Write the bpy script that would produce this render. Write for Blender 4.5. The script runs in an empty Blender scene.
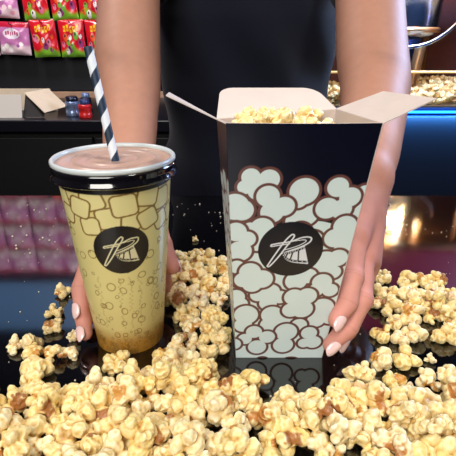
import bpy, bmesh, math, random
import numpy as np
from mathutils import Vector, Matrix, Quaternion, noise

SC = bpy.context.scene
COL = SC.collection
ZC = 1.0                      # height of the counter top above the floor
CAM_H = 0.243                 # lens height above the counter top

# ------------------------------------------------------------------ helpers
def lin(c):
    c = np.asarray(c, float) / 255.0
    return np.where(c <= 0.04045, c / 12.92, ((c + 0.055) / 1.055) ** 2.4)

def rgb(r, g, b):
    l = lin((r, g, b)); return (float(l[0]), float(l[1]), float(l[2]), 1.0)

def mat(name, color=(200, 200, 200), rough=0.5, metal=0.0, spec=0.5, emit=None, estr=0.0, attr=None,
        coat=0.0, coat_rough=0.05, trans=0.0, ior=1.45, sss=0.0, noise_amt=0.0, noise_scale=30.0,
        bump=0.0, bump_scale=200.0, alpha=1.0, sheen=0.0):
    m = bpy.data.materials.new(name); m.use_nodes = True
    nt = m.node_tree; b = nt.nodes['Principled BSDF']
    b.inputs['Base Color'].default_value = rgb(*color)
    b.inputs['Roughness'].default_value = rough
    b.inputs['Metallic'].default_value = metal
    b.inputs['Specular IOR Level'].default_value = spec
    b.inputs['IOR'].default_value = ior
    b.inputs['Coat Weight'].default_value = coat
    b.inputs['Coat Roughness'].default_value = coat_rough
    b.inputs['Transmission Weight'].default_value = trans
    b.inputs['Alpha'].default_value = alpha
    if sheen: b.inputs['Sheen Weight'].default_value = sheen
    if sss:
        b.inputs['Subsurface Weight'].default_value = sss
        b.inputs['Subsurface Radius'].default_value = (1.0, 0.35, 0.2)
        b.inputs['Subsurface Scale'].default_value = 0.004
    if emit is not None:
        b.inputs['Emission Color'].default_value = rgb(*emit)
        b.inputs['Emission Strength'].default_value = estr
    src = None
    if attr:
        a = nt.nodes.new('ShaderNodeAttribute'); a.attribute_name = attr
        src = a.outputs['Color']
    if noise_amt:
        tc = nt.nodes.new('ShaderNodeTexCoord')
        n = nt.nodes.new('ShaderNodeTexNoise'); n.inputs['Scale'].default_value = noise_scale
        n.inputs['Detail'].default_value = 4
        nt.links.new(tc.outputs['Object'], n.inputs['Vector'])
        mp = nt.nodes.new('ShaderNodeMapRange')
        mp.inputs['From Min'].default_value = 0.3; mp.inputs['From Max'].default_value = 0.7
        mp.inputs['To Min'].default_value = 1 - noise_amt; mp.inputs['To Max'].default_value = 1 + noise_amt * 0.4
        nt.links.new(n.outputs['Fac'], mp.inputs['Value'])
        mx = nt.nodes.new('ShaderNodeVectorMath'); mx.operation = 'MULTIPLY'
        if src is not None: nt.links.new(src, mx.inputs[0])
        else: mx.inputs[0].default_value = rgb(*color)[:3]
        nt.links.new(mp.outputs['Result'], mx.inputs[1])
        src = mx.outputs['Vector']
    if src is not None: nt.links.new(src, b.inputs['Base Color'])
    if bump:
        tc2 = nt.nodes.new('ShaderNodeTexCoord')
        n2 = nt.nodes.new('ShaderNodeTexNoise'); n2.inputs['Scale'].default_value = bump_scale
        n2.inputs['Detail'].default_value = 3
        nt.links.new(tc2.outputs['Object'], n2.inputs['Vector'])
        bp = nt.nodes.new('ShaderNodeBump'); bp.inputs['Strength'].default_value = bump
        bp.inputs['Distance'].default_value = 0.002
        nt.links.new(n2.outputs['Fac'], bp.inputs['Height'])
        nt.links.new(bp.outputs['Normal'], b.inputs['Normal'])
    return m

def link(name, me, m=None, parent=None, loc=None, smooth=False):
    o = bpy.data.objects.new(name, me); COL.objects.link(o)
    if m is not None:
        for k in (m if isinstance(m, (list, tuple)) else [m]): me.materials.append(k)
    if parent is not None: o.parent = parent
    if loc is not None: o.location = loc
    if smooth:
        me.polygons.foreach_set('use_smooth', [True] * len(me.polygons))
    return o

def obj(name, bm, m, parent=None, loc=None, smooth=False):
    me = bpy.data.meshes.new(name); bm.to_mesh(me); bm.free()
    return link(name, me, m, parent, loc, smooth)

def tag(o, label=None, cat=None, group=None, kind=None):
    if label: o['label'] = label
    if cat: o['category'] = cat
    if group: o['group'] = group
    if kind: o['kind'] = kind
    return o

def thing(name, label, cat, loc=(0, 0, 0), group=None, rz=0.0):
    o = bpy.data.objects.new(name, None); COL.objects.link(o)
    o.location = loc; o.rotation_euler = (0, 0, rz); o.empty_display_size = 0.05
    return tag(o, label, cat, group)

def BM(): return bmesh.new()

def box(bm, x0, x1, y0, y1, z0, z1, bev=0.0, seg=2):
    r = bmesh.ops.create_cube(bm, size=1.0)
    vs = r['verts']
    for v in vs:
        v.co = Vector(((x0 + x1) / 2 + v.co.x * (x1 - x0), (y0 + y1) / 2 + v.co.y * (y1 - y0), (z0 + z1) / 2 + v.co.z * (z1 - z0)))
    if bev > 0:
        es = list({e for v in vs for e in v.link_edges})
        bmesh.ops.bevel(bm, geom=es, offset=bev, segments=seg, affect='EDGES', profile=0.5)
    return bm

def lathe(bm, prof, cx=0, cy=0, n=64, close=False):
    rings = []
    for r, z in prof:
        if r < 1e-6: rings.append([bm.verts.new((cx, cy, z))])
        else: rings.append([bm.verts.new((cx + r * math.cos(2 * math.pi * i / n), cy + r * math.sin(2 * math.pi * i / n), z)) for i in range(n)])
    for a, b in zip(rings, rings[1:]):
        for i in range(n):
            j = (i + 1) % n
            if len(a) == 1 and len(b) == 1: break
            if len(a) == 1: bm.faces.new((a[0], b[j], b[i]))
            elif len(b) == 1: bm.faces.new((a[i], a[j], b[0]))
            else: bm.faces.new((a[i], a[j], b[j], b[i]))
    return bm

def tube(bm, pts, rad, n=12, cap=True):
    pts = [Vector(p) for p in pts]
    rads = rad if isinstance(rad, (list, tuple)) else [rad] * len(pts)
    prev = None; rings = []
    for i, p in enumerate(pts):
        t = (pts[min(i + 1, len(pts) - 1)] - pts[max(i - 1, 0)]).normalized()
        if prev is None:
            u = t.orthogonal().normalized()
        else:
            u = (prev - t * prev.dot(t)).normalized()
        prev = u; w = t.cross(u)
        rings.append([bm.verts.new(p + (u * math.cos(2 * math.pi * k / n) + w * math.sin(2 * math.pi * k / n)) * rads[i]) for k in range(n)])
    for a, b in zip(rings, rings[1:]):
        for k in range(n):
            j = (k + 1) % n
            bm.faces.new((a[k], a[j], b[j], b[k]))
    if cap:
        bm.faces.new(rings[0][::-1]); bm.faces.new(rings[-1])
    return bm

def slab(bm, quad, th, inward):
    """closed thin panel: quad (4 points), thickness th along -inward"""
    q = [Vector(p) for p in quad]; d = Vector(inward).normalized() * th
    a = [bm.verts.new(p) for p in q]; b = [bm.verts.new(p + d) for p in q]
    bm.faces.new(a); bm.faces.new(b[::-1])
    for i in range(4):
        j = (i + 1) % 4
        bm.faces.new((a[j], a[i], b[i], b[j]))
    bmesh.ops.recalc_face_normals(bm, faces=bm.faces)
    return bm

def grid_mesh(name, P, color=None, wrap=False, uvmask=None):
    """P: (nu, nv, 3) points; color (nu, nv, 3) linear -> mesh with colour attribute"""
    nu, nv = P.shape[:2]
    idx = np.arange(nu * nv).reshape(nu, nv)
    a = idx if wrap else idx[:-1]
    b = np.roll(idx, -1, 0) if wrap else idx[1:]
    F = np.stack([a[:, :-1], b[:, :-1], b[:, 1:], a[:, 1:]], -1).reshape(-1, 4)
    me = bpy.data.meshes.new(name)
    me.from_pydata(P.reshape(-1, 3).tolist(), [], F.tolist())
    if color is not None: set_col(me, color.reshape(-1, 3))
    me.polygons.foreach_set('use_smooth', [True] * len(me.polygons))
    me.update()
    return me

def set_col(me, c, name='Col'):
    at = me.color_attributes.new(name, 'FLOAT_COLOR', 'POINT')
    d = np.ones((len(me.vertices), 4), np.float32); d[:, :3] = c
    at.data.foreach_set('color', d.ravel())

def remesh(bm, voxel, name='tmp'):
    me = bpy.data.meshes.new(name); bm.to_mesh(me); bm.free()
    o = bpy.data.objects.new(name, me); COL.objects.link(o)
    md = o.modifiers.new('r', 'REMESH'); md.mode = 'VOXEL'; md.voxel_size = voxel; md.use_smooth_shade = True
    dg = bpy.context.evaluated_depsgraph_get()
    out = bpy.data.meshes.new_from_object(o.evaluated_get(dg))
    bpy.data.objects.remove(o); bpy.data.meshes.remove(me)
    return out

def co_get(me):
    a = np.empty(len(me.vertices) * 3, np.float32); me.vertices.foreach_get('co', a); return a.reshape(-1, 3).astype(float)

def co_set(me, a):
    me.vertices.foreach_set('co', a.astype(np.float32).ravel()); me.update()

def laplace(me, co):
    e = np.empty(len(me.edges) * 2, np.int32); me.edges.foreach_get('vertices', e); e = e.reshape(-1, 2)
    s = np.zeros_like(co); n = np.zeros(len(co))
    for k in range(3):
        s[:, k] = np.bincount(e[:, 0], co[e[:, 1], k], len(co)) + np.bincount(e[:, 1], co[e[:, 0], k], len(co))
    n = np.bincount(e[:, 0], minlength=len(co)) + np.bincount(e[:, 1], minlength=len(co))
    return s / np.maximum(n, 1)[:, None]

# --------------------------------------------------------- blended surfaces
def cap_sd(p, a, b, ra, rb):
    a = np.asarray(a, float); b = np.asarray(b, float)
    ab = b - a; L = max(float(ab @ ab), 1e-12)
    t = np.clip(((p - a) @ ab) / L, 0, 1)
    return np.linalg.norm(p - a - t[:, None] * ab, axis=1) - (ra + (rb - ra) * t)

def smin(a, b, k):
    h = np.clip(0.5 + 0.5 * (b - a) / k, 0, 1)
    return b + (a - b) * h - k * h * (1 - h)

def chain_sd(p, pts, rads, k):
    d = None
    for i in range(len(pts) - 1):
        c = cap_sd(p, pts[i], pts[i + 1], rads[i], rads[i + 1])
        d = c if d is None else smin(d, c, k)
    return d

def blob_mesh(chains, voxel, sdf, iters=5, maxstep=0.004, infl=0.0):
    bm = BM()
    for pts, rads in chains:
        for i in range(len(pts) - 1):
            a = Vector(pts[i]); b = Vector(pts[i + 1]); L = (b - a).length
            n = max(1, int(L / (0.35 * min(rads[i], rads[i + 1])))) 
            for j in range(n + 1):
                t = j / n
                r = rads[i] + (rads[i + 1] - rads[i]) * t + infl
                bmesh.ops.create_icosphere(bm, subdivisions=2, radius=r, matrix=Matrix.Translation(a.lerp(b, t)))
    me = remesh(bm, voxel)
    co = co_get(me)
    e = 2e-4
    for it in range(iters):
        d = sdf(co)
        g = np.stack([sdf(co + np.eye(3)[k] * e) - d for k in range(3)], 1) / e
        gn = np.maximum((g * g).sum(1), 0.3)
        st = -(d / gn)[:, None] * g
        ln = np.linalg.norm(st, axis=1); st *= np.minimum(1, maxstep / np.maximum(ln, 1e-9))[:, None]
        co = co + st
        if it < iters - 2: co = co + 0.35 * (laplace(me, co) - co)
    co_set(me, co)
    return me
# ------------------------------------------------------------------ setting
def struct(name, bm, m, smooth=False):
    return tag(obj(name, bm, m, None, None, smooth), kind='structure')

m_floor = mat('dark_floor', (38, 36, 38), 0.5, noise_amt=0.3, noise_scale=3)
m_wall = mat('navy_wall', (9, 11, 24), 0.75, spec=0.2, noise_amt=0.2, noise_scale=4)
m_side = mat('side_wall', (60, 56, 60), 0.7, noise_amt=0.2, noise_scale=3)
m_ceil = mat('ceiling_paint', (70, 68, 70), 0.8)
struct('floor', box(BM(), -2.6, 2.6, -2.2, 2.4, -0.1, 0.0), m_floor)
struct('wall_back', box(BM(), -2.6, 2.6, 2.22, 2.34, 0.0, 2.9), m_wall)
struct('wall_left', box(BM(), -2.7, -2.6, -2.2, 2.34, 0.0, 2.9), m_side)
struct('wall_right', box(BM(), 2.6, 2.7, -2.2, 2.34, 0.0, 2.9), m_side)
struct('wall_front', box(BM(), -2.7, 2.7, -2.3, -2.2, 0.0, 2.9), m_side)
struct('ceiling', box(BM(), -2.7, 2.7, -2.3, 2.4, 2.9, 3.0), m_ceil)
struct('trim_1', box(BM(), -2.6, -0.20, 2.19, 2.219, ZC - 0.012, ZC + 0.026, 0.003), mat('ledge_wood', (176, 138, 112), 0.5, noise_amt=0.25, noise_scale=12))

# front service counter, black polished stone
m_stone = mat('black_polished_stone', (5, 5, 7), 0.07, spec=0.9, ior=1.6, bump=0.012, bump_scale=60)
m_body = mat('counter_body', (22, 20, 22), 0.5)
ct = thing('service_counter', 'glossy black service counter with popcorn scattered over its top', 'counter', (0, 0.34, 0))
obj('worktop', box(BM(), -1.6, 1.6, -0.62, 0.40, ZC - 0.035, ZC, 0.003), m_stone, ct)
obj('cabinet', box(BM(), -1.58, 1.58, -0.50, 0.34, 0.10, ZC - 0.0351), m_body, ct)
obj('plinth', box(BM(), -1.55, 1.55, -0.46, 0.30, 0.0, 0.0999), mat('plinth', (12, 12, 12), 0.6), ct)
# back counter
m_back = mat('back_counter_black', (13, 14, 22), 0.28, spec=0.6)
bc = thing('back_counter', 'dark back counter below the rack of candy bags', 'counter', (0, 1.85, 0))
obj('worktop', box(BM(), -2.55, 0.26, -0.32, 0.335, ZC - 0.04, ZC, 0.004), m_back, bc)
dr = BM()
for k in range(4):
    x0 = -2.52 + k * 0.69
    obj('door', box(BM(), x0, x0 + 0.68, -0.305, -0.285, 0.12, ZC - 0.06, 0.003), mat('cabinet_front', (7, 7, 10), 0.5), bc)
dr.free()
obj('cabinet', box(BM(), -2.54, 0.25, -0.284, 0.33, 0.0, ZC - 0.0401), mat('cabinet_carcass', (8, 8, 11), 0.6), bc)
# ------------------------------------------------------------------ printed artwork
def paint(img, mask, col):
    m = np.clip(mask, 0, 1)[..., None]
    img[:] = img * (1 - m) + lin(col) * m

def seg_d(U, V, a, b):
    ax, ay = a; bx, by = b
    dx, dy = bx - ax, by - ay
    t = np.clip(((U - ax) * dx + (V - ay) * dy) / (dx * dx + dy * dy + 1e-12), 0, 1)
    return np.hypot(U - ax - t * dx, V - ay - t * dy)

def poly_d(U, V, pts, close=False):
    d = np.full(U.shape, 1e9)
    n = len(pts)
    for i in range(n if close else n - 1):
        d = np.minimum(d, seg_d(U, V, pts[i], pts[(i + 1) % n]))
    return d

def inside(U, V, pts):
    r = np.zeros(U.shape, bool); n = len(pts)
    for i in range(n):
        x0, y0 = pts[i]; x1, y1 = pts[(i + 1) % n]
        if y0 == y1: continue
        c = ((y0 > V) != (y1 > V)) & (U < (x1 - x0) * (V - y0) / (y1 - y0) + x0)
        r ^= c
    return r

def smooth_pts(pts, n=6):
    out = []
    P = [Vector((p[0], p[1], 0)) for p in pts]
    for i in range(len(P) - 1):
        p0 = P[max(i - 1, 0)]; p1 = P[i]; p2 = P[i + 1]; p3 = P[min(i + 2, len(P) - 1)]
        for k in range(n):
            t = k / n
            q = 0.5 * ((2 * p1) + (p2 - p0) * t + (2 * p0 - 5 * p1 + 4 * p2 - p3) * t * t + (3 * p1 - p0 - 3 * p2 + p3) * t ** 3)
            out.append((q.x, q.y))
    out.append((P[-1].x, P[-1].y))
    return out

def emblem(img, U, V, cu, cv, R, ink, disc):
    """round dark badge holding a calligraphic R whose leg is a strip of film; logo units: disc radius = 1"""
    u = (U - cu) / R; v = (V - cv) / R
    if (np.hypot(u, v) < 1.3).sum() == 0: return
    e = 0.010
    def m(d, w): return np.clip((w - d) / e + 0.5, 0, 1)
    paint(img, m(np.hypot(u, v), 1.0), disc)
    w = 0.024
    stem = smooth_pts([(-0.68, -0.62), (-0.50, -0.25), (-0.22, 0.28), (-0.04, 0.52), (0.04, 0.55), (0.06, 0.46), (-0.10, 0.18), (-0.36, -0.28), (-0.60, -0.62), (-0.68, -0.62)])
    paint(img, m(poly_d(u, v, stem), w), ink)
    bar = smooth_pts([(-0.60, 0.18), (-0.35, 0.24), (-0.02, 0.30), (0.30, 0.44), (0.52, 0.46), (0.60, 0.40), (0.54, 0.26), (0.30, 0.10), (0.02, -0.02), (-0.24, -0.14)])
    paint(img, m(poly_d(u, v, bar), w), ink)
    inner = smooth_pts([(-0.60, 0.18), (-0.60, 0.12), (-0.34, 0.17), (-0.05, 0.22)])
    paint(img, m(poly_d(u, v, inner), w * .8), ink)
    loop2 = smooth_pts([(-0.02, 0.30), (0.20, 0.34), (0.40, 0.36), (0.44, 0.30), (0.28, 0.18), (0.06, 0.08), (-0.16, 0.0)])
    paint(img, m(poly_d(u, v, loop2), w * .6), ink)
    top = smooth_pts([(-0.24, -0.14), (-0.05, -0.10), (0.16, 0.0), (0.40, 0.14)])
    bot = smooth_pts([(-0.24, -0.14), (-0.12, -0.34), (0.12, -0.46), (0.58, -0.52)])
    film = top + [(0.58, -0.52)] + bot[::-1]
    paint(img, inside(u, v, film).astype(float), ink)
    paint(img, m(poly_d(u, v, film, True), w * .8), ink)
    def mixp(t, s):
        def on(L):
            f = t * (len(L) - 1); i = min(int(f), len(L) - 2); g = f - i
            return (L[i][0] + (L[i + 1][0] - L[i][0]) * g, L[i][1] + (L[i + 1][1] - L[i][1]) * g)
        a = on(top); b = on(bot)
        return (a[0] + (b[0] - a[0]) * s, a[1] + (b[1] - a[1]) * s)
    for s_ in (0.10, 0.90):      # dark perforated borders, picture frames left light
        ln = [mixp(t, s_) for t in np.linspace(0.10, 0.97, 26)]
        paint(img, m(poly_d(u, v, ln), 0.036), disc)
        for a in ln[1::3]:
            paint(img, m(np.maximum(abs(u - a[0]), abs(v - a[1])), 0.016), ink)
    for t in (0.30, 0.55, 0.78):
        paint(img, m(seg_d(u, v, mixp(t, 0.16), mixp(t, 0.84)), 0.024), disc)

# ------------------------------------------------------------------ drinks cup
CUP = (-0.087, 0.342); CUP_H = 0.155; CR0 = 0.0288; CR1 = 0.0432
def cup_r(z): return CR0 + (CR1 - CR0) * z / CUP_H

def build_cup():
    t = thing('drink_cup', 'tall gold paper cup with ice cube and bubble print, dark lid band and striped straw', 'cup', (CUP[0], CUP[1], ZC))
    rnd = random.Random(4)
    nu, nv = 520, 300
    th = np.linspace(0, 2 * math.pi, nu, endpoint=False)
    z = np.linspace(0.0, CUP_H, nv)
    TH, Z = np.meshgrid(th, z, indexing='ij')
    facing = math.atan2(-CUP[1], -CUP[0]) - 0.03
    # print coordinates: arc length around the cup, measured from the side that faces the front
    A = (TH - facing + math.pi) % (2 * math.pi) - math.pi
    Rm = 0.036
    U = A * Rm; V = Z.copy()
    base_t = lin((214, 203, 138)); img = np.ones(U.shape + (3,)) * base_t
    low = (0.35 * np.clip((0.06 - V) / 0.06, 0, 1) + 0.65 * np.clip((0.026 - V) / 0.014, 0, 1))[..., None]
    img = img * (1 - low) + lin((166, 116, 38)) * low
    line = (128, 98, 44)
    e = 0.00035
    def mk(d, w): return np.clip((w - d) / e + 0.5, 0, 1)
    per = 2 * math.pi * Rm
    def du(c): return (U - c + per / 2) % per - per / 2
    # bubbles
    for k in range(330):
        c = rnd.uniform(-per / 2, per / 2)
        hz = rnd.random() ** 1.7 * 0.112 + 0.002
        r = rnd.choice([0.0008, 0.0012, 0.0016, 0.0022, 0.003, 0.0034]) * (0.75 if hz < 0.03 else 1)
        q = rnd.uniform(0.75, 1.0); an = rnd.uniform(0, 3.1)
        x = du(c); y = V - hz
        xr = x * math.cos(an) + y * math.sin(an); yr = -x * math.sin(an) + y * math.cos(an)
        d = np.abs(np.hypot(xr, yr / q) - r)
        paint(img, mk(d, 0.00030 + 0.00012 * (r > 0.002)) * 0.85, line)
    for k in range(260):
        c = rnd.uniform(-per / 2, per / 2); hz = rnd.uniform(0.001, 0.020); r = rnd.choice([.0007, .001, .0015, .002])
        paint(img, mk(np.abs(np.hypot(du(c), V - hz) - r), 0.00025) * 0.7, (112, 80, 30))
    # columns of tiny bubbles rising
    for c in (-0.021, -0.004, 0.004, 0.012, 0.024, 0.055, 0.085, -0.06, -0.09):
        for k in range(26):
            y = 0.028 + k * 0.0019
            d = np.hypot(du(c + rnd.uniform(-.0016, .0016)), V - y)
            paint(img, mk(np.abs(d - 0.0005), 0.00022) * 0.5, line)
    # ice cubes
    def cube(c, hz, s, an, q=1.0):
        x = du(c); y = V - hz
        xr = x * math.cos(an) + y * math.sin(an); yr = -x * math.sin(an) + y * math.cos(an)
        rr = 0.0036
        qx = np.abs(xr) - (s - rr); qy = np.abs(yr) - (s * q - rr)
        d = np.hypot(np.maximum(qx, 0), np.maximum(qy, 0)) + np.minimum(np.maximum(qx, qy), 0) - rr
        paint(img, mk(d, 0.00065), line); paint(img, mk(d, -0.00065), (222, 212, 150))
    rn = random.Random(11)
    n = 12
    for row, (hz, s) in enumerate([(0.136, 0.0085), (0.123, 0.0082), (0.131, 0.0080), (0.126, 0.0080)]):
        off = (0, 0.5, 0.25, 0.8)[row]
        nn = (n, n, 7, 6)[row]
        for k in range(nn):
            if abs((k + off) * per / nn - per / 2) < .040: continue
            cube((k + off) * per / nn - per / 2 + rn.uniform(-.002, .002), hz + rn.uniform(-.0025, .0025), s * rn.uniform(.85, 1.08), rn.uniform(-.7, .7), rn.uniform(.85, 1.1))
    for c_, hz_, s_, a_ in [(-.0420, .1375, .0078, .2), (-.0385, .1262, .0070, -.2), (-.0060, .1262, .0080, .15), (-.0150, .1400, .0075, .3), (.0330, .1350, .0080, .1), (.0205, .1400, .0078, -.2),
                            (-.0190, .1195, .0070, .1), (.0085, .1225, .0068, -.1), (.0320, .1180, .0070, .4), (-.0250, .1335, .0076, -.25), (.0045, .1355, .0083, .12), (.0205, .1225, .0074, .35)]:
        cube(c_, hz_, s_, a_)
    # dark top band
    paint(img, mk(0.1445 - V, 0.0), (16, 15, 20))
    emblem(img, U, V, 0.0004, 0.1000, 0.0200, (214, 208, 170), (24, 22, 24))
    P = np.stack([cup_r(Z) * np.cos(TH), cup_r(Z) * np.sin(TH), Z + 0.0], -1)
    me = grid_mesh('paper_wall', P, img, wrap=True)
    link('paper_wall', me, mat('printed_cup_paper', rough=0.36, attr='Col', spec=0.5, coat=0.15, coat_rough=0.2), t)
    b = BM(); lathe(b, [(0, 0.006), (CR0 - 0.001, 0.006), (CR0 - 0.001, 0.0), (CR0 + 0.0001, 0.0)], n=64)
    obj('base', b, mat('cup_base_paper', (190, 160, 90), 0.6), t, smooth=False)
    # lid: plate, raised rim, clear dark skirt
    m_plate = mat('lid_plate', (184, 150, 134), 0.28, spec=0.6, noise_amt=0.12, noise_scale=40)
    m_rim = mat('lid_rim', (196, 204, 206), 0.22, spec=0.6)
    m_skirt = mat('lid_skirt', (14, 13, 18), 0.10, spec=0.9, coat=1.0)
    L = thing('lid', None, None); L.parent = t; L.name = 'lid'
    bpy.data.objects.remove(L)
    b = BM(); lathe(b, [(0, 0.1592), (0.016, 0.1592), (0.0166, 0.1598), (0.0176, 0.1598), (0.0182, 0.1592), (0.030, 0.1592), (0.0306, 0.1599), (0.0318, 0.1599), (0.0324, 0.1592), (0.0425, 0.1592), (0.0432, 0.1600), (0.0432, 0.157), (0, 0.157)], n=96)
    lid = obj('lid', b, m_plate, t, smooth=True)
    b = BM(); lathe(b, [(0.0430, 0.1570), (0.0432, 0.1610), (0.0440, 0.1626), (0.0456, 0.1628), (0.0466, 0.1618), (0.0467, 0.1600), (0.0462, 0.1592), (0.0455, 0.1588), (0.0430, 0.1570)], n=128)
    obj('rim', b, m_rim, lid, smooth=True)
    b = BM(); lathe(b, [(0.0440, 0.1586), (0.0462, 0.1588), (0.0466, 0.1570), (0.0458, 0.1545), (0.0462, 0.1530), (0.0476, 0.1512), (0.0480, 0.1500), (0.0474, 0.1494), (0.0452, 0.1500), (0.0436, 0.1504), (0.0436, 0.1586)], n=128)
    obj('skirt', b, m_skirt, lid, smooth=True)
    # straw
    a = Vector((0.0032, -0.004, 0.1500)); bb = Vector((-0.0140, 0.012, 0.2390))
    ax = (bb - a); Ls = ax.length; ax.normalize(); ux = ax.orthogonal().normalized(); wx = ax.cross(ux)
    n1, n2 = 48, 220; r = 0.0033
    T, S = np.meshgrid(np.linspace(0, 2 * math.pi, n1, endpoint=False), np.linspace(0, Ls, n2), indexing='ij')
    P = np.array(a)[None, None] + S[..., None] * np.array(ax) + r * (np.cos(T)[..., None] * np.array(ux) + np.sin(T)[..., None] * np.array(wx))
    ph = (S / 0.0205 - T / (2 * math.pi)) % 1.0
    c = np.where((ph < 0.52)[..., None], lin((222, 228, 236)), lin((30, 48, 70)))
    st = link('straw', grid_mesh('straw', P, c, wrap=True), mat('striped_paper_straw', rough=0.5, attr='Col'), t)
    md = st.modifiers.new('thick', 'SOLIDIFY'); md.thickness = 0.0004; md.offset = -1
    return t
build_cup()
# ------------------------------------------------------------------ popcorn box
BB = dict(FL=(0.0066, 0.309, 0), FR=(0.078, 0.309, 0), BR=(0.074, 0.364, 0), BL=(0.0035, 0.364, 0))
BT = dict(FL=(-0.0012, 0.280, 0.197), FR=(0.0944, 0.280, 0.197), BR=(0.080, 0.345, 0.197), BL=(-0.0080, 0.325, 0.193))
# popcorn clouds of the print: millimetres on the front panel from its bottom middle, (x, y, radius)
CLOUDS = [[(6.1, 136.9, 10.8), (1.3, 130.7, 8.2)], [(44.9, 151.2, 7.3), (47.2, 141.5, 7.4), (42.8, 136.1, 6.1)], [(-31.0, 163.4, 7.1), (-19.2, 162.0, 7.8), (-34.6, 156.3, 5.9), (-25.9, 154.1, 7.9)], [(4.4, 153.4, 10.5), (1.0, 147.5, 7.3)], [(-40.7, 141.5, 10.7), (-35.9, 139.2, 8.8)], [(26.3, 156.3, 7.9), (35.3, 149.0, 8.0), (21.2, 140.7, 8.7), (30.7, 140.0, 8.1)], [(-19.1, 149.7, 8.6), (-7.8, 142.2, 8.0), (-15.6, 137.7, 8.8)], [(-21.6, 125.1, 9.0), (-29.8, 124.3, 6.2), (-23.8, 115.3, 9.8)], [(-39.4, 121.9, 8.3), (-31.5, 116.2, 7.0), (-36.1, 106.1, 9.2)], [(5.0, 121.9, 8.3), (14.0, 115.3, 8.4)], [(35.4, 126.7, 8.9), (29.9, 117.0, 8.4), (42.0, 115.3, 9.1), (36.6, 109.5, 7.1)], [(25.6, 96.6, 10.1), (34.4, 100.1, 7.9), (32.6, 87.7, 6.6)], [(-37.8, 92.2, 6.5), (-35.9, 80.4, 6.7)], [(-12.2, 69.1, 8.3), (-21.1, 66.3, 6.8), (-4.3, 64.3, 6.8), (-13.0, 58.5, 7.6)], [(-37.6, 64.3, 7.6), (-34.4, 57.5, 6.9)], [(-28.1, 87.7, 8.8), (-32.9, 80.4, 7.4), (-19.0, 81.3, 8.9), (-26.1, 76.7, 8.2)], [(6.3, 79.5, 8.9), (14.7, 84.1, 7.4)], [(25.7, 78.5, 8.2), (32.6, 71.0, 6.7), (22.1, 71.0, 6.7)], [(-9.1, 46.5, 9.3), (-0.2, 42.4, 8.6), (-10.0, 36.1, 8.7)], [(28.9, 53.5, 10.0), (25.7, 41.3, 7.8), (36.4, 43.4, 7.0)], [(6.3, 64.3, 8.3), (16.0, 65.3, 8.3), (13.6, 52.5, 9.2), (5.2, 51.5, 7.7)], [(-29.3, 46.5, 10.1), (-31.2, 36.1, 7.9)], [(12.9, 36.1, 7.1)], [(21.8, 27.6, 7.2), (26.1, 17.8, 7.3), (18.9, 16.7, 5.7)], [(3.3, 28.7, 9.6), (2.1, 14.5, 8.9)], [(-22.2, 28.7, 7.2), (-29.1, 21.1, 6.4), (-18.9, 12.3, 8.2), (-11.5, 23.3, 7.2)], [(-37.8, 15.6, 6.5)], [(-13.8, -5.0, 5.8)], [(10.0, -9.7, 10.1), (20.9, -9.7, 7.6)]]
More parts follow.
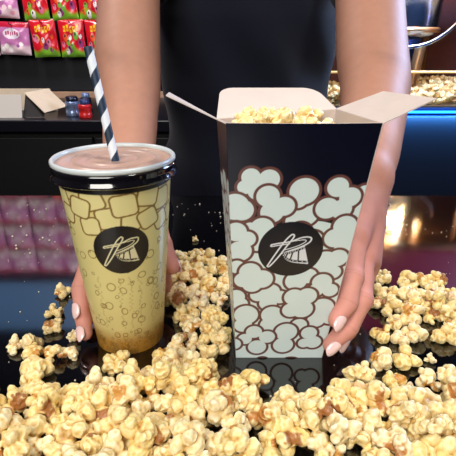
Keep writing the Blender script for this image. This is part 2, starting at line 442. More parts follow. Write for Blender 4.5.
def build_box():
    t = thing('popcorn_box', 'black and white cardboard popcorn box printed with popcorn clouds, flaps open', 'box', (0.04, 0.336, ZC))
    org = np.array([0.04, 0.336, 0.0])
    card = mat('card_white', (208, 194, 187), 0.6, noise_amt=0.04, noise_scale=60)
    printed = mat('printed_card', rough=0.33, attr='Col', spec=0.5, coat=0.25, coat_rough=0.15)
    def face(name, b0, b1, t0, t1, seed, art=None, nu=300, nv=520, bulge=0.0):
        b0, b1, t0, t1 = [np.array(q) - org for q in (b0, b1, t0, t1)]
        s = np.linspace(0, 1, nu); v = np.linspace(0, 1, nv)
        S, Vv = np.meshgrid(s, v, indexing='ij')
        P = (b0[None, None] * (1 - S[..., None]) + b1[None, None] * S[..., None]) * (1 - Vv[..., None]) + (t0[None, None] * (1 - S[..., None]) + t1[None, None] * S[..., None]) * Vv[..., None]
        nrm = np.cross(b1 - b0, t0 - b0); nrm /= np.linalg.norm(nrm)
        P = P + nrm * (bulge * 4 * S * (1 - S) * Vv ** 2)[..., None]
        wb = np.linalg.norm(b1 - b0); wt = np.linalg.norm(t1 - t0); H = np.linalg.norm((t0 + t1 - b0 - b1) / 2)
        W = (wb * (1 - Vv) + wt * Vv) * 1000
        X = (S - 0.5) * W; Y = Vv * H * 1000
        img = np.ones(X.shape + (3,)) * lin((5, 8, 28))
        e = 0.35
        def mk(d, w): return np.clip((w - d) / e + 0.5, 0, 1)
        fill = (214, 230, 230); brown = (104, 66, 60)
        if art:
            paint(img, mk(Y - 128 - 3 * np.sin(X / 9.0), 0), fill)
        for cl in (art or []):
            d = np.full(X.shape, 1e9)
            for (cx, cy, r) in cl: d = np.minimum(d, np.hypot(X - cx, Y - cy) - r)
            paint(img, mk(d, 1.2), brown); paint(img, mk(d, -0.85), fill)
        if name == 'front_panel':
            emblem(img, X, Y, *EMB, (222, 226, 232), (14, 15, 28))
        me = grid_mesh(name, P, img)
        o = link(name, me, printed, t)
        md = o.modifiers.new('card', 'SOLIDIFY'); md.thickness = 0.0006; md.offset = -1
        o.data.materials.append(card); md.material_offset = 1; md.material_offset_rim = 1
        return o
    EMB = (-0.3, 107.4, 23.0)
    rn = random.Random(3)
    side = []
    for row in range(12):
        for k in range(5):
            cx = (k - 2) * 17 + (row % 2) * 8 + rn.uniform(-2, 2); cy = 150 - row * 14 + rn.uniform(-3, 3)
            side.append([(cx + rn.uniform(-6, 6), cy + rn.uniform(-5, 5), rn.uniform(5.5, 8)) for _ in range(4)])
    face('front_panel', BB['FL'], BB['FR'], BT['FL'], BT['FR'], 1, CLOUDS, bulge=0.0012)
    face('side_panel', BB['BL'], BB['FL'], BT['BL'], BT['FL'], 2, side, 110, 260)
    face('side_panel', BB['FR'], BB['BR'], BT['FR'], BT['BR'], 3, side, 110, 260)
    face('back_panel', BB['BR'], BB['BL'], BT['BR'], BT['BL'], 4, side, 160, 260)
    def rel(p): return Vector(np.array(p, float) - org)
    # floor panel
    obj('bottom_panel', slab(BM(), [rel(BB[k]) + Vector((0, 0, 0.0008)) for k in ('FL', 'FR', 'BR', 'BL')], 0.0006, (0, 0, -1)), card, t)
    # flaps
    def flap(name, quad, th=0.0007, rounded=False):
        q = [rel(p) for p in quad]
        nrm = (q[1] - q[0]).cross(q[3] - q[0]).normalized()
        b = BM()
        poly = [q[0], q[1]]
        if rounded:
            for c, p0, p1 in ((q[2], q[1], q[3]), (q[3], q[2], q[0])):
                u = (p0 - c).normalized() * 0.010; w = (p1 - c).normalized() * 0.010
                for k in range(7):
                    a_ = k / 6 * math.pi / 2
                    poly.append(c + u * (1 - math.sin(a_)) + w * (1 - math.cos(a_)))
        else:
            poly += [q[2], q[3]]
        va = [b.verts.new(p) for p in poly]; vb = [b.verts.new(p + nrm * th) for p in poly]
        b.faces.new(va); b.faces.new(vb[::-1])
        for i in range(len(va)):
            j = (i + 1) % len(va); b.faces.new((va[j], va[i], vb[i], vb[j]))
        bmesh.ops.recalc_face_normals(b, faces=b.faces)
        return obj(name, b, card, t)
    # left flap folds out and up, seen nearly edge on; right flap opens outwards; back flap stands up
    flap('flap', [BT['BL'], BT['FL'], (-0.036, 0.275, 0.2140), (-0.0417, 0.335, 0.2096)])
    flap('flap', [BT['FR'], BT['BR'], (0.1096, 0.335, 0.2102), (0.1219, 0.275, 0.2122)])
    flap('flap', [BT['BR'], BT['BL'], (-0.006, 0.368, 0.2095), (0.0675, 0.368, 0.2095)], rounded=True)
    return t
build_box()
# ------------------------------------------------------------------ person
PO = np.array([0.035, 0.90, 0.0])
AX, AY = CUP
def around(a, rr, z):
    r = cup_r(z) + rr; a = math.radians(a)
    return (AX + r * math.cos(a), AY + r * math.sin(a), z)
# right hand, round the cup (image left)
HA = dict(
    arm=([(-0.150, 0.86, 0.415), (-0.144, 0.76, 0.325), (-0.130, 0.635, 0.228), (-0.1205, 0.585, 0.192), (-0.1120, 0.53, 0.158), (-0.106, 0.475, 0.122), (-0.104, 0.447, 0.103)],
         [0.050, 0.0430, 0.0415, 0.0370, 0.0305, 0.0262, 0.0235]),
    wrist=(-0.103, 0.440, 0.100),
    fingers=[
        ([around(97, .013, .079), around(144, .0105, .062), around(172, .0092, .043), around(190, .0080, .029)], [.0105, .0088, .0080, .0070]),
        ([around(86, .012, .061), around(148, .0100, .039), around(182, .0090, .023), around(208, .0085, .0125)], [.0105, .0090, .0082, .0070]),
        ([around(74, .012, .044), around(122, .0100, .021), around(148, .0090, .013), around(163, .0088, .0095)], [.0100, .0084, .0078, .0068]),
        ([around(60, .012, .031), around(92, .0090, .015), around(110, .0085, .0105), around(122, .0085, .009)], [.0095, .0076, .0070, .0062])],
    thumb=([(-0.092, 0.430, 0.100), (-0.071, 0.407, 0.086), around(58, .0125, .069), around(36, .0105, .055)], [.0140, .0115, .0098, .0078]),
    centre=lambda p: (AX, AY))
# left hand, round the right side of the box
HB = dict(
    arm=([(0.222, 0.86, 0.415), (0.207, 0.76, 0.325), (0.187, 0.635, 0.228), (0.180, 0.585, 0.196), (0.165, 0.53, 0.170), (0.146, 0.465, 0.142), (0.134, 0.425, 0.126)],
         [0.052, 0.0475, 0.0445, 0.0415, 0.0365, 0.0300, 0.0232]),
    wrist=(0.1295, 0.410, 0.121),
    fingers=[
        ([(.1065, .351, .092), (.0985, .320, .070), (.0920, .3035, .0555), (.0815, .2945, .0455)], [.0105, .0086, .0080, .0068]),
        ([(.1150, .355, .073), (.1075, .319, .050), (.0945, .3030, .0335), (.0795, .2955, .0225)], [.0108, .0090, .0084, .0070]),
        ([(.1240, .366, .060), (.1115, .336, .034), (.1000, .3210, .0190), (.0915, .3120, .0120)], [.0104, .0086, .0080, .0068]),
        ([(.1270, .377, .049), (.1120, .353, .024), (.1010, .3400, .0120), (.0940, .3300, .0090)], [.0096, .0078, .0070, .0062])],
    thumb=([(.1200, .402, .112), (.0980, .391, .104), (.0750, .3800, .097), (.0560, .3715, .090)], [.0140, .0115, .0098, .0078]),
    centre=lambda p: (0.045, 0.335))

def spline(pts, rad, n=6):
    P = [np.array(p, float) for p in pts]; oP = []; oR = []
    for i in range(len(P) - 1):
        p0 = P[max(i - 1, 0)]; p1 = P[i]; p2 = P[i + 1]; p3 = P[min(i + 2, len(P) - 1)]
        for k in range(n):
            t = k / n
            oP.append(tuple(0.5 * ((2 * p1) + (p2 - p0) * t + (2 * p0 - 5 * p1 + 4 * p2 - p3) * t * t + (3 * p1 - p0 - 3 * p2 + p3) * t ** 3)))
            s_ = t * t * (3 - 2 * t); oR.append(rad[i] + (rad[i + 1] - rad[i]) * (t * .6 + s_ * .4))
    return oP + [tuple(P[-1])], oR + [rad[-1]]

def hand_sdf(h):
    w = h['wrist']
    def f(p):
        arm = chain_sd(p, *h['arm'], 0.0003)
        palm = None
        for pts, rd in h['fingers']:
            c = cap_sd(p, w, pts[0], 0.0185, 0.0118)
            palm = c if palm is None else smin(palm, c, 0.006)
        th = cap_sd(p, w, h['thumb'][0][1], 0.016, 0.0125)
        mid = np.mean([q[0][0] for q in h['fingers'][1:3]], axis=0)
        palm = smin(palm, cap_sd(p, np.array(w) * .5 + mid * .5, mid, 0.016, 0.0135), 0.006)
        palm = smin(palm, th, 0.010)
        d = smin(arm, palm, 0.014)
        tot = d
        for pts, rd in h['fingers'] + [h['thumb']]:
            fd = chain_sd(p, pts, rd, 0.0018)
            # knuckle swellings
            for j in (1, 2):
                fd = smin(fd, np.linalg.norm(p - np.array(pts[j]), axis=1) - rd[j] * 1.03, 0.003)
            fd = smin(fd, d, 0.0055)
            tot = smin(tot, fd, 0.0009)
        return tot
    return f

HA['arm'] = spline(*HA['arm']); HB['arm'] = spline(*HB['arm'])

def torso_sdf(p, grow=0.0):
    c = PO
    q = (p - c) * np.array([1.0, 1.42, 1.0])
    sp = [(0, 0, -0.14), (0, 0, -0.02), (0, 0, 0.12), (0, 0, 0.28), (0, 0, 0.38)]
    rr = [0.158, 0.150, 0.132, 0.142, 0.105]
    d = chain_sd(q, sp, rr, 0.03) * 0.8
    sh = cap_sd(p, (c[0] - 0.135, c[1], 0.435), (c[0] + 0.135, c[1], 0.435), 0.050, 0.050)
    d = smin(d, sh, 0.06)
    return d - grow

def build_person():
    skin = mat('skin', rough=0.55, attr='Col', spec=0.35, sss=0.06, noise_amt=0.06, noise_scale=90, bump=0.10, bump_scale=900)
    meshes = []
    # head, neck, trunk, legs at a coarse size
    cx, cy = PO[0], PO[1]
    hc = np.array([cx, cy - 0.015, 0.635])
    def body_sdf(p):
        d = torso_sdf(p)
        d = smin(d, cap_sd(p, (cx, cy + .01, 0.44), (cx, cy - 0.005, 0.57), 0.052, 0.048), 0.04)
        q = (p - hc) * np.array([1.12, 0.92, 0.86])
        hd = np.linalg.norm(q, axis=1) - 0.092
        jaw = cap_sd(p, hc + np.array([0, -0.035, -0.075]), hc + np.array([0, 0, -0.02]), 0.034, 0.066)
        hd = smin(hd, jaw, 0.03)
        nose = cap_sd(p, hc + np.array([0, -0.094, 0.005]), hc + np.array([0, -0.112, -0.030]), 0.007, 0.011)
        hd = smin(hd, nose, 0.012)
        for s in (-1, 1):
            hd = smin(hd, np.linalg.norm((p - hc - np.array([s * 0.080, 0.005, -0.01])) * np.array([1.8, 1, 0.7]), axis=1) - 0.020, 0.008)
            eye = np.linalg.norm(p - hc - np.array([s * 0.032, -0.096, 0.008]), axis=1) - 0.014
            hd = np.maximum(hd, -eye * 0.9)
            lip = cap_sd(p, hc + np.array([0, -0.099, -0.058]), hc + np.array([s * 0.020, -0.090, -0.057]), 0.0065, 0.003)
            hd = smin(hd, lip, 0.006)
        d = smin(d, hd, 0.02)
        for s in (-1, 1):
            leg = chain_sd(p, [(cx + s * .085, cy, -.14), (cx + s * .09, cy - .01, -.50), (cx + s * .09, cy + .01, -.90), (cx + s * .09, cy - .03, -.965)], [.085, .055, .036, .030], 0.02)
            foot = cap_sd(p, (cx + s * .09, cy + .01, -.965), (cx + s * .10, cy - .14, -.970), 0.034, 0.026)
            d = smin(d, smin(leg, foot, 0.02), 0.03)
        return d
    ch = [([(cx - .05, cy, -.14), (cx - .05, cy, .3)], [.11, .11]), ([(cx + .05, cy, -.14), (cx + .05, cy, .3)], [.11, .11]), ([(cx, cy, .3), (cx, cy, .43)], [.11, .06]),
          ([(cx - .135, cy, .435), (cx + .135, cy, .435)], [.052, .052]), ([(cx, cy, .43), (cx, cy, .60)], [.05, .05]),
          ([tuple(hc), tuple(hc + np.array([0, 0, .03]))], [.085, .085]), ([tuple(hc + np.array([0, -.02, -.07])), tuple(hc)], [.045, .07])]
    for s in (-1, 1):
        ch += [([(cx + s * .085, cy, -.14), (cx + s * .09, cy - .01, -.50), (cx + s * .09, cy + .01, -.90), (cx + s * .09, cy - .03, -.965)], [.088, .058, .038, .032]),
               ([(cx + s * .09, cy + .01, -.965), (cx + s * .10, cy - .14, -.970)], [.034, .027])]
    meshes.append((blob_mesh(ch, 0.0055, body_sdf, 5, 0.02), 0))
    for h in (HA, HB):
        f = hand_sdf(h)
        chs = [h['arm']] + h['fingers'] + [h['thumb']] + [([h['wrist'], q[0][0]], [0.0175, 0.0115]) for q in h['fingers']] + [([h['wrist'], h['thumb'][0][1]], [0.016, 0.0125])]
        am = blob_mesh(chs, 0.00125, f, 5, 0.003)
        q = co_get(am); far = np.clip((np.linalg.norm(q - np.array(h['fingers'][1][0][0]), axis=1) - 0.05) / 0.03, 0, 1)[:, None]
        for _ in range(40): q = q + far * 0.6 * (laplace(am, q) - q)
        co_set(am, q)
        meshes.append((am, 1))
    V = []; F = []; Cc = []; off = 0
    base = np.array(lin((190, 138, 116))); pink = np.array(lin((218, 146, 138)))
    for me, k in meshes:
        co = co_get(me)
        if k:
            h = (HA, HB)[len([0 for m_, kk in meshes[:[m2 for m2, _ in meshes].index(me)] if kk])]
            tips = np.array([q[0][3] for q in h['fingers']] + [h['thumb'][0][3]])
            kn = np.array([q[0][j] for q in h['fingers'] for j in (1, 2)])
            dt = np.min(np.linalg.norm(co[:, None] - tips[None], axis=2), axis=1)
            dk = np.min(np.linalg.norm(co[:, None] - kn[None], axis=2), axis=1)
            dw = np.linalg.norm(co - np.array(h['fingers'][1][0][0]), axis=1)
            w = np.clip(1.2 - dw / 0.10, 0, 1) * 0.6 + np.clip(1 - dt / 0.022, 0, 1) * 0.5 + np.clip(1 - dk / 0.016, 0, 1) * 0.25
            w = np.clip(w, 0, 1)[:, None]
            c = base * (1 - w) + pink * w
            # shade of the elbow fold painted as a darker line; darker towards the upper arm
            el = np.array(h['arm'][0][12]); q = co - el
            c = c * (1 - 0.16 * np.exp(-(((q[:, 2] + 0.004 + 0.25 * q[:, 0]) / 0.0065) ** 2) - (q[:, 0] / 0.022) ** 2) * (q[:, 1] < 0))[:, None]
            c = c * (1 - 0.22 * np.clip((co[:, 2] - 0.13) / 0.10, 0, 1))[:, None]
            # crease lines across the finger joints and the wrist
            for pts, rd in h['fingers']:
                for j, offs in ((1, (-.0016, .0012)), (2, (0.0,))):
                    a = np.array(pts[j]); t = np.array(pts[j + 1]) - np.array(pts[j - 1]); t /= np.linalg.norm(t)
                    s = (co - a) @ t; near = np.linalg.norm(co - a, axis=1) < rd[j] * 1.7
                    for o_ in offs:
                        m_ = np.exp(-((s - o_) / 0.0005) ** 2) * near
                        c = c * (1 - 0.16 * m_[:, None])
        else:
            c = np.repeat(base[None], len(co), 0)
        pf = [tuple(i + off for i in pl.vertices) for pl in me.polygons]
        V.append(co - PO); F += pf; Cc.append(c); off += len(co)
    me = bpy.data.meshes.new('person')
    me.from_pydata(np.concatenate(V).tolist(), [], F)
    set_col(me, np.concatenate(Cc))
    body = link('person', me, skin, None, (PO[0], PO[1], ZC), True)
    tag(body, 'person in black t-shirt behind the counter, hands on the cup and popcorn box', 'person')
    # finger nails
    nail_m = mat('fingernail', (240, 205, 205), 0.16, spec=0.7, coat=0.6)
    for h in (HA, HB):
        hx, hy = h['centre'](None)
        for fi, (pts, rd) in enumerate(h['fingers'] + [h['thumb']]):
            a = Vector(pts[2]); b = Vector(pts[3]); t = (b - a).normalized()
            bend = (a - Vector(pts[1])).normalized()
            # dorsal side: away from the bend of the finger, and away from the thing held
            n = (bend - t)
            out = Vector((b.x - hx, b.y - hy, 0.0)).normalized()
            if h is HB: out = Vector((0.55, -0.45, 0.30)) if fi < 4 else Vector((0, 1, 0.2))
            else_out = Vector((0, -0.55, 0.45)) if (h is HA and fi < 4) else Vector((0, 0, 0))
            out = out * 0.75 + else_out if h is HA else out
            n = out - t * out.dot(t); n.normalize()
            s = t.cross(n)
            r = rd[3]; c0 = b - t * (r * 0.15)
            nu, nv = 13, 15
            P = np.zeros((nu, nv, 3))
            for i in range(nu):
                for j in range(nv):
                    u = i / (nu - 1) * 2 - 1; v = j / (nv - 1) * 2 - 1
                    ww = (1 - abs(v) ** 4 * 0.45) 
                    ang = u * 0.85 * ww
                    L = v * r * 0.95 * (1 - 0.22 * u * u * (1 if v > 0 else .6))
                    over = r * 1.06 - 0.0002 * (abs(u) ** 3) * 3
                    fall = max(0.0, (L + r * 0.1)) ** 2 * 28
                    p = c0 + t * (L + r * 0.25) + (n * math.cos(ang) + s * math.sin(ang)) * (over - fall)
                    P[i, j] = p
            gm = grid_mesh('fingernail', P - PO)
            o = link('fingernail', gm, nail_m, body)
            md = o.modifiers.new('th', 'SOLIDIFY'); md.thickness = 0.0007; md.offset = 0
    # t-shirt
    cloth = mat('navy_black_cotton', (6, 8, 26), 0.85, spec=0.2, sheen=0.15, bump=0.25, bump_scale=1200)
    slA = [(-0.095, 0.90, 0.435), (-0.150, 0.86, 0.415), (-0.143, 0.765, 0.332)]; slB = [(0.165, 0.90, 0.435), (0.222, 0.86, 0.415), (0.207, 0.765, 0.332)]
    def shirt_sdf(p):
        d = torso_sdf(p, 0.012)
        for s_ in (slA, slB):
            d = smin(d, chain_sd(p, s_, [0.062, 0.066, 0.060], 0.01), 0.03)
        fold = 0.35 * 0.006 * np.sin(p[:, 2] * 38 + np.sin(p[:, 0] * 25) * 1.4 + p[:, 0] * 14) + 0.004 * np.sin(p[:, 0] * 60 + p[:, 2] * 30)
        d = d + fold * np.clip((0.40 - p[:, 2]) * 6, 0, 1)
        neck = np.linalg.norm((p - np.array([cx, cy - 0.02, 0.53])) , axis=1) - 0.085
        d = np.maximum(d, -neck)
        d = np.maximum(d, -0.10 - p[:, 2])
        return d
    ch = [([(cx - .06, cy, -.02), (cx - .05, cy, .3)], [.11, .11]), ([(cx + .06, cy, -.02), (cx + .05, cy, .3)], [.11, .11]), ([(cx, cy, .3), (cx, cy, .41)], [.11, .08]),
          ([(cx - .135, cy, .435), (cx + .135, cy, .435)], [.06, .06]), (slA, [.065, .068, .062]), (slB, [.065, .068, .062])]
    sh = blob_mesh(ch, 0.006, shirt_sdf, 7, 0.02)
    co_set(sh, co_get(sh) - PO)
    link('t_shirt', sh, cloth, body, None, True)
    # trousers and shoes
    def tr_sdf(p):
        d = np.maximum(torso_sdf(p, 0.006), p[:, 2] + 0.075)
        for s in (-1, 1):
            leg = chain_sd(p, [(cx + s * .082, cy, -.16), (cx + s * .09, cy - .01, -.50), (cx + s * .09, cy + .01, -.90)], [.100, .078, .066], 0.02)
            d = smin(d, leg, 0.03)
        return np.maximum(d, -0.92 - p[:, 2])
    ch = [([(cx - .05, cy, -.16), (cx + .05, cy, -.16)], [.10, .10])] + [([(cx + s * .082, cy, -.16), (cx + s * .09, cy - .01, -.50), (cx + s * .09, cy + .01, -.87)], [.10, .078, .066]) for s in (-1, 1)]
    tr = blob_mesh(ch, 0.009, tr_sdf, 5, 0.02); co_set(tr, co_get(tr) - PO)
    link('trousers', tr, mat('black_trousers', (14, 14, 17), 0.8), body, None, True)
    for s in (-1, 1):
        b = BM()
        ch = [([(cx + s * .09, cy + .02, -.955), (cx + s * .095, cy - .06, -.960), (cx + s * .10, cy - .15, -.966)], [.044, .042, .033])]
        sm = blob_mesh(ch, 0.006, lambda p, s=s: np.maximum(chain_sd(p, *ch[0], 0.01), -0.998 - p[:, 2]), 4, 0.01)
        co_set(sm, co_get(sm) - PO); link('shoe', sm, mat('black_shoe', (18, 18, 20), 0.4), body, None, True)
        b.free()
    # hair, eyes, lips
    def hair_sdf(p):
        q = (p - hc - np.array([0, 0.012, 0.012])) * np.array([1.08, 0.92, 0.88])
        d = np.linalg.norm(q, axis=1) - 0.104
        bun = np.linalg.norm(p - hc - np.array([0, 0.125, 0.03]), axis=1) - 0.040
        facecut = np.linalg.norm((p - hc - np.array([0, -0.125, -0.045])) * np.array([1.15, 1, 0.72]), axis=1) - 0.092
        d = np.maximum(d, -facecut); d = np.maximum(d, (hc[2] - 0.07) - p[:, 2])
        return smin(d, bun, 0.015) + 0.0015 * np.sin(p[:, 0] * 500)
    ch = [([tuple(hc), tuple(hc + np.array([0, .02, .02]))], [.10, .10]), ([tuple(hc + np.array([0, .125, .03])), tuple(hc + np.array([0, .1, .03]))], [.04, .04])]
    hm = blob_mesh(ch, 0.005, hair_sdf, 6, 0.02); co_set(hm, co_get(hm) - PO)
    link('hair', hm, mat('dark_brown_hair', (42, 28, 22), 0.45), body, None, True)
    for s in (-1, 1):
        b = BM(); bmesh.ops.create_uvsphere(b, u_segments=20, v_segments=12, radius=0.0115, matrix=Matrix.Translation(Vector(hc + np.array([s * .032, -.081, .008]) - PO)))
        e = obj('eye', b, mat('eye_white', (230, 226, 220), 0.2), body, None, True)
        b = BM(); bmesh.ops.create_uvsphere(b, u_segments=16, v_segments=10, radius=0.0055, matrix=Matrix.Translation(Vector(hc + np.array([s * .032, -.0885, .008]) - PO)))
        obj('iris', b, mat('iris', (60, 38, 24), 0.2), e, None, True)
    return body
build_person()
# ------------------------------------------------------------------ candy rack
def candy_mesh(kind, seed):
    rn = random.Random(seed)
    w, h = (0.110, 0.150) if kind == 'red' else (0.134, 0.132)
    nu, nv = 56, 64
    S, T = np.meshgrid(np.linspace(-1, 1, nu), np.linspace(-1, 1, nv), indexing='ij')
    th = 0.017 * np.maximum(0, (1 - S ** 2)) ** 0.5 * np.maximum(0, 1 - (T * 1.02) ** 4) ** 0.6
    puff = 1 + 0.22 * np.sin(S * 5 + seed) * np.sin(T * 6 + seed * 2)
    cr = 0.0012 * np.sin(S * 60) * (np.abs(T) > 0.9)
    X = S * w / 2 * (1 - 0.03 * (1 - np.abs(T))); Z = T * h / 2
    img = np.ones(S.shape + (3,))
    if kind == 'red':
        img *= lin((206, 22, 40))
        g = np.clip((-0.45 - T + 0.15 * np.sin(S * 4 + seed)) * 5, 0, 1); img = img * (1 - g[..., None]) + lin((120, 176, 44)) * g[..., None]
        for k in range(5):   # yellow lettering like blobs
            d = np.maximum(abs(S - (-0.5 + k * 0.25)) / 0.09, abs(T - 0.50 - 0.06 * math.sin(k * 2.0)) / 0.16)
            paint(img, (d < 1) * 1.0, (246, 190, 40))
            d2 = np.maximum(abs(S - (-0.5 + k * 0.25)) / 0.035, abs(T - 0.50) / 0.07); paint(img, (d2 < 1) * 1.0, (206, 22, 40))
        for k in range(11):
            cx, cz = rn.uniform(-.75, .75), rn.uniform(-.72, .15); r = rn.uniform(.10, .20)
            colr = rn.choice([(240, 232, 228), (240, 232, 228), (236, 206, 70), (226, 120, 150), (110, 170, 60), (230, 90, 40), (150, 60, 120)])
            paint(img, (np.hypot(S - cx, (T - cz) * .8) < r) * 1.0, colr)
            paint(img, (np.hypot(S - cx + .03, (T - cz - .08) * .8) < r * .35) * 1.0, (60, 40, 50))
    else:
        img *= lin((196, 120, 176))
        g = (T > 0.66); paint(img, g * 1.0, (190, 30, 60))
        g = np.clip((-0.35 - T) * 6, 0, 1); img = img * (1 - g[..., None]) + lin((226, 196, 206)) * g[..., None]
        paint(img, (np.hypot(S + .1, (T - .28) * 1.7) < .55) * 1.0, (238, 224, 236))
        for k in range(6):
            d = np.maximum(abs(S - (-0.45 + k * 0.15)) / 0.05, abs(T - 0.30 - .04 * math.sin(k * 2.1)) / 0.12)
            paint(img, (d < 1) * 1.0, (186, 50, 110))
        for k in range(7):
            cx, cz = rn.uniform(-.8, .8), rn.uniform(-.75, -.25); r = rn.uniform(.10, .17)
            paint(img, (np.hypot(S - cx, (T - cz)) < r) * 1.0, rn.choice([(244, 214, 220), (230, 150, 170), (248, 240, 236), (150, 90, 150)]))
    fr = np.stack([X, -th * puff * 0.9 - 0.0006 + cr, Z], -1); bk = np.stack([X, th * puff * 0.5 + 0.0006 + cr, Z], -1)
    # closed skin: front and back halves share the seam
    n = nu * nv; idx = np.arange(n).reshape(nu, nv)
    q = np.stack([idx[:-1, :-1], idx[1:, :-1], idx[1:, 1:], idx[:-1, 1:]], -1).reshape(-1, 4)
    me = bpy.data.meshes.new('candy_bag')
    me.from_pydata(np.concatenate([fr.reshape(-1, 3), bk.reshape(-1, 3)]).tolist(), [], q.tolist() + (q[:, ::-1] + n).tolist())
    c2 = np.ones(img.shape) * lin((150, 20, 34) if kind == 'red' else (160, 90, 140))
    set_col(me, np.concatenate([img.reshape(-1, 3), c2.reshape(-1, 3)]))
    me.polygons.foreach_set('use_smooth', [True] * len(me.polygons))
    return me
m_bag = mat('printed_foil', rough=0.24, attr='Col', spec=0.6, coat=0.3, coat_rough=0.1)
m_steel = mat('rack_steel', (120, 120, 126), 0.3, metal=1.0)
pool = {'red': [candy_mesh('red', s) for s in (1, 2, 3)], 'pink': [candy_mesh('pink', s) for s in (4, 5, 6)]}
for v in pool.values():
    for me in v: me.materials.append(m_bag)
def hook_mesh():
    b = BM(); tube(b, [(0, 0.055, 0.0), (0, -0.035, 0.0), (0, -0.045, 0.010)], 0.0022, 8); box(b, -0.012, 0.012, 0.052, 0.057, -0.018, 0.018, 0.001)
    me = bpy.data.meshes.new('peg'); b.to_mesh(me); b.free(); me.materials.append(m_steel); return me
peg = hook_mesh()
rack = thing('peg_board', 'dark wall board with steel pegs that the candy bags hang from', 'display rack', (-1.0, 2.2, ZC + 0.5))
obj('board', box(BM(), -0.75, 0.62, -0.004, 0.014, -0.472, 0.42, 0.003), mat('board_black', (9, 9, 16), 0.6), rack)
rn = random.Random(8)
rows = [0.253, 0.400, 0.540, 0.680, 0.815]
cols = [-1.62, -1.48, -1.335, -1.200, -1.062, -0.922, -0.792, -0.672, -0.556]
ord_w = ['lowest', 'second', 'third', 'fourth', 'top']
nth = ['first', 'second', 'third', 'fourth', 'fifth', 'sixth', 'seventh', 'eighth', 'ninth']
for ri, z in enumerate(rows):
    for ci, x in enumerate(cols):
        kind = 'red' if (ci >= 6 and ri < 2) else 'pink'
        if x < -1.30 and ri < 2 and False: continue
        xx = x + ({0: 0.0, 1: -0.02}.get(ri, 0.0)) * (1 if kind == 'red' else 1.5)
        h = 0.075 if kind == 'red' else 0.066
        o = bpy.data.objects.new('candy_bag', rn.choice(pool[kind])); COL.objects.link(o)
        o.location = (xx, 2.135, ZC + z); o.rotation_euler = (rn.uniform(-.04, .04), rn.uniform(-.05, .05), rn.uniform(-.12, .12))
        k = ci - 5 if kind == 'red' else ci + 1
        look = 'red and green candy bag' if kind == 'red' else 'pink and white candy bag'
        where = '%s %s from left in %s row of rack' % (nth[k - 1], 'red' if kind == 'red' else 'pink', ord_w[ri])
        tag(o, look + ', ' + where, 'candy bag', 'candy bags hanging on the wall rack')
        p = bpy.data.objects.new('peg', peg); COL.objects.link(p); p.parent = rack
        p.location = (xx + 1.0, -0.060, z + h - 0.012 - 0.5)
# glowing blue wall panel above the rack, seen only mirrored in the counter
wp = thing('light_panel', 'glowing dim blue wall panel above the candy rack, mirrored in the counter', 'light', (-1.1, 2.2, ZC + 1.12))
obj('frame', box(BM(), -0.80, 0.62, -0.02, 0.018, -0.17, 0.17, 0.004), mat('panel_frame', (20, 20, 24), 0.5), wp)
obj('diffuser', box(BM(), -0.78, 0.60, -0.026, -0.0201, -0.15, 0.15, 0.002), mat('panel_glow', (40, 60, 90), 0.5, emit=(92, 132, 176), estr=1.6), wp)

# ------------------------------------------------------------------ things on the back counter
m_cb = mat('cardboard_pale', (214, 196, 172), 0.75, noise_amt=0.06, noise_scale=40)
m_cbd = mat('cardboard_inside', (44, 40, 42), 0.8)
cb = thing('cardboard_box', 'small open cardboard box with a flap folded out, on the back counter', 'box', (-0.75, 1.66, ZC))
b = BM()
slab(b, [(-0.165, -0.075, 0.0), (0.046, -0.075, 0.0), (0.054, -0.070, 0.076), (-0.165, -0.070, 0.076)], 0.002, (0, 1, 0))
obj('front_panel', b, mat('white_card', (222, 214, 206), 0.6), cb)
obj('side_panel', slab(BM(), [(-0.165, -0.073, 0.0), (-0.165, 0.10, 0.0), (-0.165, 0.10, 0.076), (-0.165, -0.073, 0.076)], 0.002, (1, 0, 0)), m_cb, cb)
obj('back_panel', slab(BM(), [(-0.163, 0.10, 0.0), (0.110, 0.10, 0.0), (0.090, 0.10, 0.080), (-0.163, 0.10, 0.080)], 0.002, (0, -1, 0)), m_cb, cb)
obj('bottom_panel', slab(BM(), [(-0.163, -0.072, 0.0), (0.048, -0.072, 0.0), (0.110, 0.098, 0.0), (-0.163, 0.098, 0.0)], 0.0015, (0, 0, 1)), m_cbd, cb)
obj('side_panel', slab(BM(), [(0.050, -0.070, 0.001), (0.118, -0.064, 0.001), (0.098, 0.055, 0.076), (0.057, -0.040, 0.074)], 0.002, (-1, .4, 0)), m_cbd, cb)
obj('flap', slab(BM(), [(0.055, -0.045, 0.080), (0.098, 0.062, 0.084), (0.166, 0.040, 0.024), (0.128, -0.078, 0.018)], 0.002, (-0.6, 0, -1)), m_cb, cb)

def canister(name, label, cat, loc, r, h, body, lid, lid_r):
    t = thing(name, label, cat, loc)
    b = BM(); lathe(b, [(0, 0), (r * .94, 0), (r, .003), (r, h * .30), (r * .97, h * .32), (r * .97, h * .62), (r, h * .64), (r, h - .003), (r * .95, h), (0, h)], n=48)
    obj('body', b, body, t, smooth=True)
    b = BM(); lathe(b, [(0, h + .0002), (lid_r, h + .0002), (lid_r + .001, h + .004), (lid_r, h + .014), (lid_r * .8, h + .017), (0, h + .017)], n=48)
    obj('lid', b, lid, t, smooth=True)
m_can = mat('blue_steel', (120, 138, 176), 0.25, metal=0.5); m_red = mat('red_gloss', (196, 34, 34), 0.25, spec=0.6)
canister('canister', 'small blue grey metal canister on the back counter beside the cardboard box', 'canister', (-0.542, 1.63, ZC), 0.0235, 0.050, m_can, mat('canister_lid', (40, 44, 60), 0.25, metal=0.6), 0.0205)
canister('jar', 'small red jar with a dark blue lid, right of the metal canister', 'jar', (-0.487, 1.59, ZC), 0.0215, 0.044, m_red, mat('jar_lid', (36, 52, 100), 0.3), 0.015)
